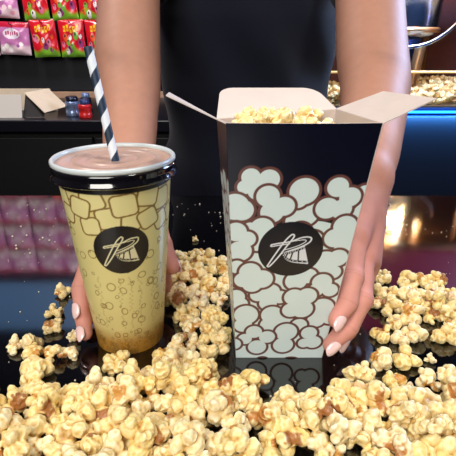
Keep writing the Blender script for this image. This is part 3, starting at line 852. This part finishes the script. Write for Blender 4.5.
canister('jar', 'squat dark jar behind the red jar, its lid shining pale blue', 'jar', (-0.520, 1.72, ZC), 0.020, 0.052, mat('dark_glass_jar', (28, 30, 44), 0.15, spec=0.8), mat('pale_lid', (120, 140, 180), 0.3, metal=0.5), 0.014)

# ------------------------------------------------------------------ popcorn machine
pm = thing('popcorn_machine', 'popcorn warmer with a steel kettle, blue lit base and glowing popcorn inside', 'popcorn machine', (0.64, 1.75, ZC))
gold = mat('bronze_trim', (168, 120, 78), 0.28, metal=0.85); chrome = mat('chrome', (176, 190, 222), 0.2, metal=1.0)  # chrome is tinted blue to strengthen the blue reflections on the kettle
blk = mat('machine_black', (12, 13, 18), 0.22, spec=0.6)
# its black cabinet front with a blue glow under the rim
obj('cabinet', box(BM(), -0.372, 0.62, -0.255, 0.30, -0.999, 0.020, 0.004), mat('cabinet_navy', (10, 15, 28), 0.5, spec=0.4), pm)
obj('base_rim', box(BM(), -0.378, 0.62, -0.262, 0.305, 0.0201, 0.046, 0.004), mat('rim_blue_black', (20, 60, 120), 0.3, spec=0.7), pm)
m_led = mat('blue_led', (20, 90, 220), 0.4, emit=(30, 140, 255), estr=5.0)
obj('light_strip', box(BM(), -0.372, 0.612, -0.2680, -0.2622, 0.030, 0.037, 0.001), m_led, pm)
obj('tray', box(BM(), -0.36, 0.60, -0.25, 0.29, 0.0461, 0.052, 0.002), mat('tray_steel', (150, 130, 100), 0.3, metal=0.7), pm)
for x in (-0.355, 0.175, 0.595):
    for y in (-0.245, 0.285):
        obj('post', box(BM(), x - 0.011, x + 0.011, y - 0.011, y + 0.011, 0.0521, 0.42, 0.003), gold if x < 0.5 else chrome, pm)
glass = mat('clear_glass', (255, 255, 255), 0.02, trans=1.0, ior=1.1, spec=0.3)
g1 = obj('front_glass', box(BM(), -0.343, 0.163, -0.247, -0.244, 0.0525, 0.150), glass, pm)
g1b = obj('front_glass', box(BM(), 0.187, 0.583, -0.247, -0.244, 0.0525, 0.150), glass, pm)
obj('glass_rim', tube(BM(), [(-0.343, -0.2455, 0.153), (0.163, -0.2455, 0.153)], 0.0035), mat('warm_rim', (250, 214, 140), 0.3, emit=(255, 200, 110), estr=0.5), pm)  # weak emission stands in for lamp light caught along the rim
obj('back_panel', box(BM(), -0.343, 0.583, 0.280, 0.286, 0.0525, 0.419), mat('back_olive', (110, 66, 62), 0.35, noise_amt=0.3, noise_scale=6), pm)
obj('side_panel', box(BM(), 0.590, 0.596, -0.233, 0.273, 0.0525, 0.419), mat('side_smoke', (20, 20, 24), 0.2), pm)
cn = obj('canopy', box(BM(), -0.385, 0.625, -0.275, 0.312, 0.4401, 0.80, 0.02, 4), mat('canopy_red', (150, 40, 66), 0.35, spec=0.6, emit=(150, 50, 90), estr=0.45), pm)  # emission added to strengthen the red reflection in the counter
obj('canopy_trim', box(BM(), -0.39, 0.63, -0.28, 0.317, 0.420, 0.4400, 0.003), gold, pm)
# kettle: steel pan under the canopy, with drive arm and tipping handle
kx, ky = -0.035, -0.06
b = BM(); lathe(b, [(0, .252), (.060, .252), (.092, .262), (.100, .285), (.102, .36), (.106, .362), (.106, .368), (.098, .368), (.096, .29), (.06, .262), (0, .260)], kx, ky, 72)
kt = obj('kettle', b, chrome, pm, smooth=True)
b = BM(); lathe(b, [(.1025, .268), (.108, .270), (.108, .282), (.1025, .284), (.1025, .268)], kx, ky, 72); obj('kettle_band', b, gold, kt, smooth=True)
b = BM(); lathe(b, [(0, .385), (.03, .384), (.085, .372), (.100, .369), (.100, .3685), (0, .3685)], kx, ky, 72); obj('kettle_lid', b, chrome, kt, smooth=True)
obj('hanger', tube(BM(), [(kx, ky, .3851), (kx, ky, .40), (kx, ky, .4199)], .012), chrome, kt)
obj('handle', tube(BM(), spline([(kx - .10, ky - .115, .222), (kx - .03, ky - .128, .224), (kx + .03, ky - .13, .236), (kx + .085, ky - .125, .268), (kx + .14, ky - .11, .32), (kx + .155, ky - .10, .36)], [.006] * 6, 6)[0], .006, 14), chrome, kt)
obj('kettle_bracket', box(BM(), kx - .030, kx + .045, ky - .03, ky + .03, .170, .2515, .004), mat('bracket_blue', (40, 54, 96), 0.3, metal=.6), kt)
obj('support_leg', tube(BM(), [(kx + .004, ky - .09, .0525), (kx + .026, ky - .085, .23)], [.020, .017], 20), gold, pm)
bulb_m = mat('warm_bulb', (255, 220, 160), 0.4, emit=(255, 190, 110), estr=6.0)
for x in (-0.02, 0.05):
    b = BM(); lathe(b, [(0, .362), (.008, .364), (.015, .374), (.015, .386), (.009, .398), (.009, .4195), (0, .4195)], x, -0.205, 24)
    obj('bulb', b, bulb_m, pm, smooth=True)
# heap of popcorn inside: beyond counting
b = BM(); rn = random.Random(5)
for k in range(2600):
    x = rn.uniform(-.335, .575); y = rn.uniform(-.232, .20)
    top = 0.083 + 0.022 * math.sin(x * 9) * math.cos(y * 7) + 0.02 * rn.random()
    z = rn.uniform(.060, top); r = rn.uniform(.007, .0125)
    bmesh.ops.create_icosphere(b, subdivisions=1, radius=r, matrix=Matrix.Translation((x + .64, y + 1.75, z + ZC)) @ Matrix.Diagonal((1, rn.uniform(.7, 1.1), rn.uniform(.7, 1.1), 1)))
h = obj('popcorn_heap', b, mat('warm_popcorn', (244, 206, 140), 0.6, noise_amt=0.25, noise_scale=60), None, None, True)
tag(h, 'heap of popcorn glowing amber behind the glass of the popcorn machine', 'popcorn', kind='stuff')
# ------------------------------------------------------------------ popped kernels
def kernel_mesh(seed):
    rn = random.Random(seed * 77 + 5)
    def rdir():
        while True:
            v = Vector((rn.uniform(-1, 1), rn.uniform(-1, 1), rn.uniform(-1, 1)))
            if 0.1 < v.length < 1: return v.normalized()
    sp = [(Vector((0, 0, 0)), 0.22)]
    hull = rdir()
    n1 = rn.choice([3, 4, 4, 5]); dirs = []
    while len(dirs) < n1:
        d = rdir()
        if d.dot(hull) > 0.55 or any(d.dot(q) > 0.35 for q in dirs) and rn.random() < 0.93: continue
        dirs.append(d)
    style = rn.random()
    for d in dirs:
        r = rn.uniform(0.20, 0.31); c = d * rn.uniform(0.24, 0.36); sp.append((c, r))
        for k in range(rn.choice([1, 2, 2, 3]) if style < .75 else 0):
            e = (d * 0.6 + rdir()).normalized(); r2 = rn.uniform(0.11, 0.19)
            sp.append((c + e * (r * 0.85), r2))
    b = BM()
    for c, r in sp:
        q = Matrix.Rotation(rn.uniform(0, 3), 4, rdir())
        bmesh.ops.create_icosphere(b, subdivisions=3, radius=r, matrix=Matrix.Translation(c) @ q @ Matrix.Diagonal((1.12, 1.0, rn.uniform(.66, 1.0), 1)) @ q.inverted())
    me = remesh(b, 0.026, 'popcorn_kernel')
    co = co_get(me)
    co = co + 0.6 * (laplace(me, co) - co)
    nz = np.array([(0.5 - abs(noise.noise(Vector(p) * 4.5 + Vector((seed * 9, 0, 0)))) * 2) * 0.045 + noise.noise(Vector(p) * 14 + Vector((0, seed * 5, 0))) * 0.014 for p in co])
    rr = np.linalg.norm(co, axis=1)
    co = co * (1 + nz / np.maximum(rr, .15))[:, None]
    # principal size -> 1
    co -= (co.max(0) + co.min(0)) / 2
    s = 1.0 / np.mean(sorted(co.max(0) - co.min(0))[1:]); co *= s
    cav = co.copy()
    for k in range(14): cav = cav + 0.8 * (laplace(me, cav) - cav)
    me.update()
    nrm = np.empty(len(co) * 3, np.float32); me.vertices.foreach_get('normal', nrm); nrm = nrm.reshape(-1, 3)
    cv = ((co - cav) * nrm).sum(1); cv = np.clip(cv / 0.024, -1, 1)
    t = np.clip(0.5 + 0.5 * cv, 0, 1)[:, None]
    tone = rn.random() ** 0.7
    hi = lin((253, 245, 224)) * (1 - tone) + lin((248, 228, 164)) * tone; md = lin((244, 226, 178)) * (1 - tone) + lin((234, 198, 110)) * tone; lo = lin((196, 150, 84)) * (1 - tone) + lin((182, 122, 44)) * tone  # yellower folds, with their shade and highlights put into the colour
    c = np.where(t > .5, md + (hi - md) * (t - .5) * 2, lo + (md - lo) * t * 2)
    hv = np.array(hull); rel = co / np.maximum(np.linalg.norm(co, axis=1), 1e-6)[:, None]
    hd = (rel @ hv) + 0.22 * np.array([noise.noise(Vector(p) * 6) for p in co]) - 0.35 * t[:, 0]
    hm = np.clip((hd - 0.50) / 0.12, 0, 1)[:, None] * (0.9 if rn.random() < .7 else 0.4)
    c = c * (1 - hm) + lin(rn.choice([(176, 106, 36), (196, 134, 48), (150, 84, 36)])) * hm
    co_set(me, co)
    a = me.color_attributes.get('Col')
    if a: me.color_attributes.remove(a)
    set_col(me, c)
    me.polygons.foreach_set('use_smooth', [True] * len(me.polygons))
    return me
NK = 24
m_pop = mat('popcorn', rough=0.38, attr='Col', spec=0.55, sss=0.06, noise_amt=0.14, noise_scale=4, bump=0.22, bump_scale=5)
KM = [kernel_mesh(s) for s in range(NK)]
for me in KM: me.materials.append(m_pop)
# resting poses: variant, size (mm), x, y, z (0.1 mm from the counter top), quaternion (1/1000), place
PLACES = {
 'a': ('popped popcorn kernel strewn on the black counter in front of the cup and box', 'popcorn in the spill along the front of the counter'),
 'b': ('popped popcorn kernel in the heap between the cup and the box', 'popcorn between cup and box'),
 'c': ('popped popcorn kernel in the heap right of the box beside the hand', 'popcorn right of the box'),
 'd': ('popped popcorn kernel in the loose patch left of the cup', 'popcorn left of the cup'),
 'e': ('popped popcorn kernel at the top of the open popcorn box', 'popcorn in the box'),
}
KERNELS = [
(1,90,-433,5481,30,89,778,-131,-608,'b'),
(13,90,1653,3034,35,363,-247,-835,-332,'c'),
(15,249,-56,2124,54,594,-376,-305,-643,'a'),
(0,274,-406,2352,73,103,-152,-404,-896,'a'),
(15,238,598,2138,52,849,88,-476,214,'a'),
(11,246,-165,2565,90,652,405,565,-304,'a'),
(7,204,-1413,2025,74,636,-57,-467,612,'a'),
(16,208,650,2355,64,316,122,69,938,'a'),
(9,221,-1227,1908,82,160,857,-187,-452,'a'),
(12,273,-1296,2226,67,235,-961,-65,-128,'a'),
(18,265,-679,2142,73,591,367,-710,110,'a'),
(7,230,-1042,2020,51,6,284,913,293,'a'),
(13,260,-245,2188,85,158,181,219,-946,'a'),
(12,271,-372,2699,75,161,-793,578,-108,'a'),
(15,247,1480,1865,54,380,421,-238,788,'a'),
(18,239,-901,2361,94,534,-62,-18,843,'a'),
(16,219,1054,2247,42,318,589,742,21,'a'),
(20,241,1024,2611,58,58,77,101,-990,'a'),
(6,268,-1523,2284,63,269,-511,-163,-800,'a'),
(3,247,-772,2280,148,701,-419,574,-57,'a'),
(7,203,-100,1792,56,725,193,449,485,'a'),
(14,277,1557,2342,71,253,212,-348,-878,'a'),
(21,260,816,1888,72,69,-947,306,-72,'a'),
(14,278,-688,2015,144,488,857,110,-121,'a'),
(14,257,-989,2687,83,168,153,970,-84,'a'),
(3,224,462,1901,65,451,210,-462,734,'a'),
(5,251,441,2520,61,148,-14,884,-444,'a'),
(7,199,253,2132,72,761,-164,-441,447,'a'),
(9,265,279,2363,81,254,206,-893,307,'a'),
(1,201,854,2193,63,361,-706,-299,-531,'a'),
(17,237,1220,1580,67,361,-694,602,161,'a'),
(9,240,1189,2455,92,384,-506,255,729,'a'),
(15,241,926,2350,85,500,775,214,-321,'a'),
(20,228,-644,2509,79,566,810,-131,77,'a'),
(6,272,-1150,2524,71,383,-697,458,398,'a'),
(19,220,1664,2061,69,500,313,99,801,'a'),
(0,230,1060,1948,35,267,-249,903,-227,'a'),
(5,214,-399,2059,83,194,-306,262,-894,'a'),
(17,232,1239,2241,78,19,-733,-492,-468,'a'),
(0,204,614,1830,64,135,196,120,-964,'a'),
(18,271,-1827,2599,73,508,-151,815,234,'a'),
(21,281,1438,2143,78,90,-983,113,112,'a'),
(5,266,149,1842,64,249,-193,866,-388,'a'),
(13,199,52,2298,72,28,803,337,491,'a'),
(2,257,381,2179,92,124,-862,-491,-5,'a'),
(22,277,1653,2523,55,162,-888,-263,-342,'a'),
(11,204,-1111,2293,87,655,-494,357,-447,'a'),
(19,214,-215,2379,80,274,122,420,-857,'a'),
(5,236,148,2498,92,542,431,74,-718,'a'),
(2,277,-1678,2489,83,220,-217,-856,-415,'a'),
(18,229,-1325,2574,63,386,869,-308,48,'a'),
(8,268,-1312,2066,136,597,197,-675,-387,'a'),
(14,260,-891,1956,89,622,-506,-227,-553,'a'),
(11,240,20,2642,61,74,531,400,743,'a'),
(21,232,-996,2187,122,92,268,928,241,'a'),
(21,245,-411,1859,86,544,-280,786,90,'a'),
(20,246,475,2349,79,149,-671,-722,80,'a'),
(16,211,-299,1949,80,879,-121,194,-418,'a'),
(18,252,823,2535,98,987,-54,36,147,'a'),
(13,237,1858,2391,76,892,24,332,-306,'a'),
(20,213,1640,1893,69,160,-500,183,-831,'a'),
(11,275,1819,2704,75,780,-174,-279,-533,'a'),
(21,281,1350,2426,104,278,-931,-115,205,'a'),
(19,209,-692,1846,66,772,-422,-125,-459,'a'),
(13,245,-74,2401,146,522,-142,499,-678,'a'),
(21,263,-830,2520,102,748,-160,302,569,'a'),
(20,276,-1613,2044,79,212,332,872,-292,'a'),
(21,198,922,2056,58,221,731,-594,254,'a'),
(13,227,-620,2371,79,531,-456,-646,-306,'a'),
(8,240,-992,2502,118,144,-943,196,-227,'a'),
(16,199,1243,2728,39,120,-532,793,273,'a'),
(20,204,-1552,1887,51,181,-561,807,-26,'a'),
(8,276,-1758,2254,66,191,847,-234,-437,'a'),
(22,248,-461,2216,85,258,-551,782,-139,'a'),
(14,246,-611,2698,64,793,-480,374,-36,'a'),
(19,223,1637,3357,61,102,-868,236,424,'c'),
(13,230,2038,2798,71,951,-271,109,-103,'c'),
(10,189,2419,3933,60,538,562,-46,627,'c'),
(5,237,1652,2702,94,724,361,188,-557,'c'),
(2,232,1789,3768,71,477,791,-289,250,'c'),
(10,174,1948,4039,49,462,-264,453,-715,'c'),
(3,237,2263,3738,65,97,-536,388,744,'c'),
(2,188,1353,3348,49,216,-165,961,48,'c'),
(1,200,1544,3540,62,575,491,618,-217,'c'),
(23,196,1888,4160,58,97,357,-210,-905,'c'),
(1,235,2062,3657,73,958,-108,-117,-239,'c'),
(0,183,2034,3894,29,58,390,852,-346,'c'),
(19,219,1230,2974,71,555,-53,-782,280,'c'),
(7,208,2191,3533,47,77,498,816,283,'c'),
(21,169,1633,3795,48,102,-909,-405,-16,'c'),
(20,233,2158,4097,57,9,-751,-635,183,'c'),
(6,169,2394,3690,47,315,-653,456,516,'c'),
(19,239,1712,3612,82,615,140,-772,-73,'c'),
(22,167,1461,3861,35,3,-915,137,-378,'c'),
(12,231,1021,2851,59,967,-46,-160,-191,'c'),
(18,183,1669,4023,51,179,827,61,-529,'c'),
(23,220,1558,3748,93,529,-542,-388,-525,'c'),
(2,236,1944,4335,68,233,-96,-82,964,'c'),
(21,178,1668,4341,50,35,834,-518,189,'c'),
(20,169,1745,4477,43,50,512,840,-176,'c'),
(10,166,1479,3289,48,847,-524,-26,81,'c'),
(17,231,1916,3332,65,247,-893,215,309,'c'),
(3,193,1867,2519,73,273,-581,-679,-358,'c'),
(20,239,1555,4087,59,35,577,796,-180,'c'),
(16,193,2293,4014,38,59,807,-498,-313,'c'),
(0,234,2548,3932,85,469,533,481,514,'c'),
(16,196,2820,2489,38,297,337,886,117,'c'),
(11,191,2353,3570,80,410,-273,539,-684,'c'),
(23,194,2745,2288,57,460,259,657,538,'c'),
(14,208,2213,3919,82,155,725,143,-656,'c'),
(6,166,2062,3512,41,184,522,-125,824,'c'),
(6,214,2108,4305,59,179,620,-290,707,'c'),
(11,193,1890,3654,50,694,245,-622,-269,'c'),
(17,216,-143,2782,70,886,313,328,-94,'b'),
(1,200,-564,2896,62,123,-688,387,602,'b'),
(21,189,-358,3683,49,894,269,-23,358,'b'),
(15,181,-101,3923,61,285,-379,724,501,'b'),
(15,200,-314,3451,56,530,-116,-830,128,'b'),
(10,208,-421,2921,65,655,-12,-565,-501,'b'),
(11,234,-237,2717,179,31,-944,-200,260,'b'),
(6,221,-371,4959,53,762,222,-488,362,'b'),
(20,211,-159,3048,68,508,136,749,-403,'b'),
(18,221,-257,4824,87,812,-14,63,-580,'b'),
(1,173,-150,3728,54,574,-42,788,219,'b'),
(14,193,-490,2807,91,10,-47,-27,-998,'b'),
(5,223,-153,3426,61,546,-736,-307,257,'b'),
(4,212,-285,3969,63,126,-606,-140,-773,'b'),
(2,189,-306,4199,57,414,652,-634,-49,'b'),
(3,200,-493,4868,58,2,-693,207,691,'b'),
(22,173,-623,4979,57,837,157,97,-514,'b'),
(7,197,-281,4397,50,20,-206,808,552,'b'),
(18,172,-50,3325,48,60,820,-118,-556,'b'),
(16,180,-555,3053,46,279,323,812,-399,'b'),
(1,177,-754,4441,60,141,-748,488,427,'b'),
(4,204,37,4456,56,588,668,443,-106,'b'),
(17,237,-470,4436,66,403,-135,-299,855,'b'),
(2,221,-368,4663,57,185,-492,842,121,'b'),
(1,201,-216,4513,50,368,209,-469,775,'b'),
(17,218,-649,4313,74,257,883,-26,392,'b'),
(1,205,-420,3579,75,631,168,528,542,'b'),
(12,224,-589,4607,55,172,-919,291,-205,'b'),
(19,201,-51,4117,64,665,327,27,671,'b'),
(12,188,-789,4976,48,687,109,-126,707,'b'),
(14,174,-292,3220,58,163,207,960,-93,'b'),
(16,169,-64,4582,34,309,449,835,77,'b'),
(13,214,-290,2943,69,373,-266,389,-799,'b'),
(15,167,-562,4198,58,444,671,379,-457,'b'),
(21,229,12,4258,64,137,492,-847,150,'b'),
(18,222,-132,3584,61,76,643,-672,-359,'b'),
(11,233,-513,3903,58,665,-90,-485,-561,'b'),
(4,230,-406,4099,63,487,151,788,345,'b'),
(6,230,-884,2955,59,160,786,313,-508,'b'),
(4,220,-397,3122,75,345,603,718,37,'b'),
(0,207,-603,4052,57,92,125,227,961,'b'),
(9,165,-1703,4092,53,496,125,348,-786,'d'),
(1,160,-1649,3717,39,326,395,-629,585,'d'),
(22,180,-1587,3478,37,369,-346,-859,-85,'d'),
(13,120,-1353,3343,41,38,500,-549,669,'d'),
(14,170,-1808,3202,57,175,64,980,-69,'d'),
(10,180,-1678,3212,65,514,-821,-182,-170,'d'),
(6,190,-1603,3093,46,787,-201,-497,-304,'d'),
(4,160,-1308,3091,46,95,532,-294,788,'d'),
(21,250,-1503,2901,64,321,-34,-268,-908,'d'),
(3,180,-1429,3057,62,568,115,-814,-32,'d'),
(4,212,-178,1956,91,141,-597,-116,782,'a'),
(17,247,-309,2500,146,882,191,-336,-269,'a'),
(15,203,-1380,1878,70,845,146,-459,-232,'a'),
(11,242,766,2419,158,131,-485,861,80,'a'),
(5,191,-1317,2428,47,283,-721,-511,373,'a'),
(19,242,-246,2072,200,541,-174,708,419,'a'),
(17,241,-454,2641,213,7,-441,185,878,'a'),
(13,232,-1441,2202,197,461,-494,683,277,'a'),
(18,258,-556,2086,192,670,222,-589,-393,'a'),
(15,199,21,1711,64,727,19,599,-334,'a'),
(14,209,1331,2594,71,464,-514,721,-27,'a'),
(7,229,611,2500,78,545,410,709,180,'a'),
(1,237,94,2035,91,920,346,4,-184,'a'),
(9,243,1011,2492,146,276,-744,456,-403,'a'),
(16,235,-601,2612,171,319,304,373,816,'a'),
(2,243,-1235,2388,151,184,-842,-283,420,'a'),
(3,231,1151,1834,61,842,240,-311,-370,'a'),
(17,253,1241,2074,94,713,560,-324,270,'a'),
(3,225,633,1684,57,697,63,-405,-589,'a'),
(17,207,1536,2228,194,462,764,-354,278,'a'),
(6,236,35,2071,190,523,10,-504,687,'a'),
(15,189,1530,2781,42,852,-142,-463,-201,'a'),
(11,200,-1508,2518,62,772,302,-421,-369,'a'),
(21,234,-1473,2698,60,962,235,-132,-44,'a'),
(14,209,-1170,2115,88,324,-63,-938,-104,'a'),
(11,189,-1075,1618,45,659,549,-109,503,'a'),
(18,225,-860,2150,89,761,-612,184,116,'a'),
(23,259,562,2321,185,774,23,462,433,'a'),
(4,196,-255,1791,72,49,504,669,543,'a'),
(20,246,1404,2293,172,587,167,690,-389,'a'),
(14,206,-577,1923,99,205,715,358,565,'a'),
(20,192,13,2493,56,73,-227,970,48,'a'),
(3,257,-777,2694,103,881,-37,460,-107,'a'),
(20,250,-1549,2118,169,868,-439,233,16,'a'),
(4,234,1010,2108,134,109,-861,263,421,'a'),
(15,195,-449,2515,88,461,697,57,-547,'a'),
(19,221,-713,2460,222,4,-415,340,-844,'a'),
(5,260,-2026,1958,63,337,-423,776,-324,'a'),
(11,193,2253,4310,46,807,264,-493,-190,'c'),
(19,245,1802,3929,85,250,669,195,672,'c'),
(12,223,1966,3791,91,721,-505,455,-133,'c'),
(17,247,2916,1049,70,320,174,902,-233,'c'),
(18,202,2745,3650,55,333,914,207,106,'c'),
(2,230,1431,3011,66,855,-51,115,-503,'c'),
(0,218,2006,3939,128,188,4,-252,-949,'c'),
(2,197,1944,3663,193,449,781,-130,415,'c'),
(14,224,-251,3798,87,248,-803,281,463,'b'),
(22,215,-72,3142,99,665,735,-121,-52,'b'),
(6,235,-184,4076,110,568,191,-519,-609,'b'),
(22,231,-341,4327,129,340,-173,-829,-408,'b'),
(21,221,-607,4477,102,13,303,-351,886,'b'),
(11,248,465,4311,58,375,541,140,739,'b'),
(21,234,-116,4695,79,865,-223,106,437,'b'),
(17,196,-172,3279,96,292,-503,-234,779,'b'),
(8,233,-497,4252,134,568,581,581,-52,'b'),
(13,232,700,2207,156,202,753,-366,508,'a'),
(14,244,1315,1890,65,412,-42,333,847,'a'),
(14,211,1663,2210,58,873,5,358,330,'a'),
(0,198,1285,2165,193,299,439,628,-568,'a'),
(2,197,567,1963,75,411,627,451,-485,'a'),
(22,217,1155,2279,182,231,747,610,-132,'a'),
(2,247,180,2708,84,76,300,92,-946,'b'),
(4,214,80,2974,1750,159,-324,-922,139,'e'),
(12,191,90,3122,1740,-137,718,-682,12,'e'),
(6,184,80,3265,1743,159,-870,130,448,'e'),
(10,192,236,2971,1764,-273,-68,305,-910,'e'),
(17,204,212,3130,1758,848,461,-255,-62,'e'),
(7,213,220,3289,1761,374,-699,-502,346,'e'),
(1,207,362,2957,1770,112,-959,248,-85,'e'),
(22,216,371,3127,1757,-27,714,-646,-269,'e'),
(0,203,352,3280,1761,528,57,-511,676,'e'),
(3,231,501,2952,1770,18,-476,878,45,'e'),
(4,189,516,3131,1744,222,-286,232,903,'e'),
(15,213,516,3261,1749,-526,-5,845,-98,'e'),
(0,228,644,2965,1775,-770,140,-602,-158,'e'),
(13,217,628,3123,1741,215,265,678,-651,'e'),
(20,191,655,3265,1755,-543,139,-279,-780,'e'),
(11,223,773,2963,1775,462,-480,-332,668,'e'),
(8,202,795,3128,1759,-4,-827,-555,-86,'e'),
(11,188,787,3271,1762,-133,-479,763,413,'e'),
(23,209,91,3008,1873,327,-650,-542,-421,'e'),
(23,217,137,3164,1893,617,640,-263,-375,'e'),
(1,227,99,3309,1868,-82,-267,-920,275,'e'),
(12,186,223,2993,1920,181,-737,278,-589,'e'),
(17,225,263,3158,1931,280,-742,561,-236,'e'),
(6,221,200,3317,1902,973,-6,-231,-17,'e'),
(21,201,349,2996,1913,-259,51,-853,-451,'e'),
(10,215,413,3161,1916,635,440,-354,-528,'e'),
(5,192,345,3300,1908,-882,-4,108,458,'e'),
(18,185,458,2990,1876,455,-133,-879,41,'e'),
(22,214,526,3155,1872,567,33,-719,401,'e'),
(5,201,478,3302,1869,-804,316,-311,397,'e'),
(14,204,607,2992,1882,1,-91,-825,-558,'e'),
(11,227,646,3155,1868,-433,780,-249,-377,'e'),
(21,232,585,3301,1893,200,254,-837,-441,'e')]
def place_kernels():
    for row in KERNELS:
        v, s, x, y, z, qw, qx, qy, qz, pl = row
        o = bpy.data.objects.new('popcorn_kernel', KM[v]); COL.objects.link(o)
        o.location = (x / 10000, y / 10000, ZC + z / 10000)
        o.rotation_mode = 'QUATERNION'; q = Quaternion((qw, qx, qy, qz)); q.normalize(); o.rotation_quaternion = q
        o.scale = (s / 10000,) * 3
        lab, grp = PLACES[pl[0]]
        if len(pl) > 1: tag(o, SPECIAL[pl], 'popcorn', grp)
        else: tag(o, lab, 'popcorn', grp)
SPECIAL = {}
place_kernels()
# ------------------------------------------------------------------ crumbs, lights, camera
b = BM(); rn = random.Random(21)
for k in range(420):
    x = rn.uniform(-.40, .40); y = rn.uniform(.20, .70)
    if (x - CUP[0]) ** 2 + (y - CUP[1]) ** 2 < .035 ** 2 or (-.002 < x < .085 and .300 < y < .37): continue
    r = rn.choice([.0003, .0004, .0005, .0008]) * (1.6 if y > .5 else 1)
    bmesh.ops.create_icosphere(b, subdivisions=1, radius=r, matrix=Matrix.Translation((x, y, ZC + r * .8)))
cr = obj('crumbs', b, mat('crumb', (226, 214, 190), 0.7), None, None, True)
tag(cr, 'tiny white salt and popcorn crumbs sprinkled over the black counter', 'crumbs', kind='stuff')

def area(name, loc, target, size, power, color, sy=None):
    l = bpy.data.lights.new(name, 'AREA'); l.energy = power; l.color = color; l.size = size
    if sy: l.shape = 'RECTANGLE'; l.size_y = sy
    o = bpy.data.objects.new(name, l); COL.objects.link(o); o.location = loc
    d = Vector(target) - Vector(loc); o.rotation_euler = d.to_track_quat('-Z', 'Y').to_euler()
    return o
area('ceiling_and_fill_light', (-0.5, -1.2, 2.3), (0, 0.4, 1.0), 1.2, 46, (1.0, 0.95, 0.88))  # soft frontal fill added behind the camera to brighten the front faces
area('ceiling_and_fill_light', (0.45, 0.15, 2.6), (0.05, 0.40, 1.0), 0.25, 15, (1.0, 0.96, 0.90))
area('ceiling_and_fill_light', (-0.9, 1.3, 2.6), (-1.0, 2.2, 1.45), 0.4, 26, (1.0, 0.95, 0.95))
area('blue_light', (1.1, 1.25, 1.75), (0.15, 0.45, 1.1), 0.35, 18, (0.45, 0.62, 1.0))
pl = bpy.data.lights.new('machine_lamp', 'POINT'); pl.energy = 22; pl.color = (1.0, 0.66, 0.32); pl.shadow_soft_size = 0.03
po = bpy.data.objects.new('machine_lamp', pl); COL.objects.link(po); po.location = (0.62, 1.60, ZC + 0.36)
bl = area('blue_glow', (0.72, 1.482, ZC + 0.022), (0.72, 1.482, ZC - 0.30), 0.01, 9.0, (0.10, 0.45, 1.0))
bl.data.shape = 'RECTANGLE'; bl.data.size = 0.9; bl.data.size_y = 0.012
area('kettle_fill_light', (0.60, 1.535, ZC + 0.405), (0.62, 1.66, ZC + 0.28), 0.06, 12, (0.25, 0.5, 1.0))  # unseen blue fill added so that the kettle reflects blue
w = bpy.data.worlds.new('room'); SC.world = w; w.use_nodes = True
w.node_tree.nodes['Background'].inputs[0].default_value = (0.5, 0.52, 0.6, 1); w.node_tree.nodes['Background'].inputs[1].default_value = 0.12
cam = bpy.data.cameras.new('camera'); cam.lens = 36.0; cam.sensor_width = 36.0; cam.sensor_fit = 'HORIZONTAL'; cam.clip_start = 0.01
co_ = bpy.data.objects.new('camera', cam); COL.objects.link(co_)
co_.location = (0, 0, ZC + CAM_H); co_.rotation_euler = (math.radians(90 - 22.3), 0, 0)
SC.camera = co_
SC.view_settings.view_transform = 'Standard'; SC.view_settings.look = 'None'
SC.view_settings.exposure = 0.0; SC.view_settings.gamma = 1.0
bpy.context.view_layer.update()
